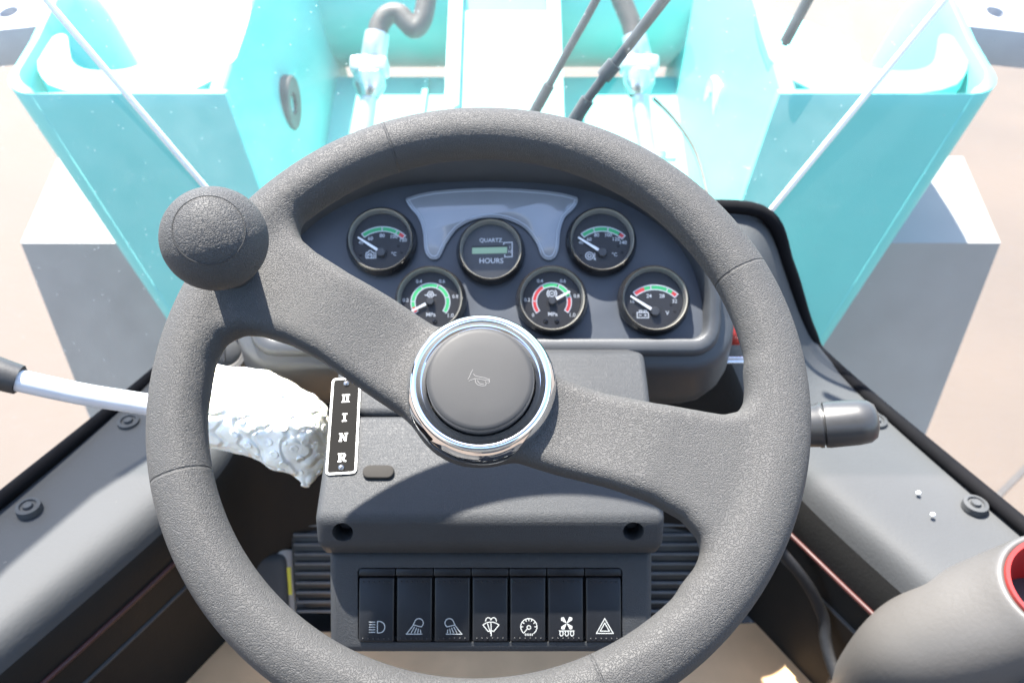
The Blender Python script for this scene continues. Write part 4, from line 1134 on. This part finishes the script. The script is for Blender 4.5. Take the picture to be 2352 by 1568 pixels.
dU = poly_sd(holeU, X2, Y2); dL = poly_sd(holeL, X2, Y2)
reg = np.maximum(np.maximum(-dU, -dL), r2 - (RO - RT))
hth = .0130; er = .0090
# spokes dip a little towards the hub
tt = np.clip((.125 - r2) / .075, 0, 1); dip = (-.0125 * tt * tt * (3 - 2 * tt))[:, :, None]
qx = reg[:, :, None] + er; qy = np.abs(Z - dip) - hth + er
ex = np.hypot(np.maximum(qx, 0), np.maximum(qy, 0)) + np.minimum(np.maximum(qx, qy), 0) - er
Fw = smin(tor, ex, .011)
# boss under the hub
bs = np.maximum(np.hypot(X, Y) - .0485, np.maximum(Z + .002, -Z - .025)); Fw = smin(Fw, bs, .006)
V, Q = surface_nets(Fw, [g_[0] for g_ in gx], H)
rimo = np_mesh('rim_and_spokes', V, Q, 'grip', wheel)
md = rimo.modifiers.new('s', 'SMOOTH'); md.factor = .5; md.iterations = 4
add_seams(M['grip'], [polar(wp(u, v)) for u, v in ((415, 1098), (1708, 628), (893, 330), (1368, 1540))])
# hub: chrome ring and horn button
cr = lathe('chrome_ring', [(.0470, -.020), (.0484, -.010), (.0480, -.001), (.0462, .0055), (.0442, .0088), (.0425, .0102), (.0408, .0098), (.0395, .0080), (.0375, .0068), (.0352, .0066), (.0342, .0050), (.0342, -.004)], 'chrome', wheel, 128, T((.0012, -.0010, .004)), 75)
hb = lathe('horn_button', [(.0336, .002), (.0336, .0108), (.0332, .0124), (.0322, .0134), (.030, .0138), (.02, .0143), (.01, .0145), (0, .0145)], 'button', wheel, 96, T((.0012, -.0008, .0045)), 60)
# horn pictogram: groove shade drawn as dark strokes, lit lower edge as pale ones
hx = lambda x, y: ((x - 800) / 1704 * 500 * .91875 * .000272, -(y - 660) / 1704 * 500 * .91875 * .000272 * 1.05)
bell = [hx(*p) for p in ((748, 592), (738, 604), (716, 664), (706, 676))]
L = [[hx(*p) for p in ((748, 590), (736, 612), (718, 655), (706, 676))], [hx(*p) for p in ((752, 628), (770, 645), (810, 655), (850, 662), (878, 672), (894, 670))],
     [hx(*p) for p in ((714, 688), (735, 680), (765, 668), (800, 670), (850, 680), (880, 686), (888, 680), (890, 700), (872, 706))],
     [hx(*p) for p in ((768, 672), (772, 700), (790, 720), (830, 730), (858, 726), (862, 708), (856, 690))], [hx(*p) for p in ((788, 682), (796, 700), (815, 712), (840, 714))]]
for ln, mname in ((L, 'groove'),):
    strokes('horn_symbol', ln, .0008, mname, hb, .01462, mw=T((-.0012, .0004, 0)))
strokes('horn_symbol_highlight', [[(x + .0004, y - .0005) for x, y in l] for l in L], .00025, 'cap2', hb, .01468, mw=T((-.0012, .0004, 0)))
# spinner knob
kb = Vector((*wp(548, 632), .012)); kc = WMI @ at(493, 548, .472)
kz = (kc - kb).normalized(); kx = Vector((1, 0, 0)); kx = (kx - kz * kx.dot(kz)).normalized(); ky = kz.cross(kx)
km = frame(kb, kx, ky, kz); kl = (kc - kb).length
r_ = .0298
prof = [(.0, -.008), (.0130, -.008), (.0150, -.002), (.0165, .004), (.0150, .008), (.0150, .010)]
for i in range(0, 33):
    a = -62 + i * (152 / 32)
    rr, zz = r_ * math.cos(rad(a)), kl + r_ * .86 * math.sin(rad(a))
    prof.append((max(rr, 0), zz))
prof[-1] = (0, prof[-1][1])
knob = lathe('spinner_knob', prof, 'knob', wheel, 72, km, 60)
# thin parting line round the knob's cap
zc = kl + r_ * .86 * math.sin(rad(50)); rc = r_ * math.cos(rad(50))
tube('knob_parting_ring', [(rc * math.cos(2 * math.pi * i / 64), rc * math.sin(2 * math.pi * i / 64), zc + .0001) for i in range(64)], .00035, 'groove', knob, 6, True)
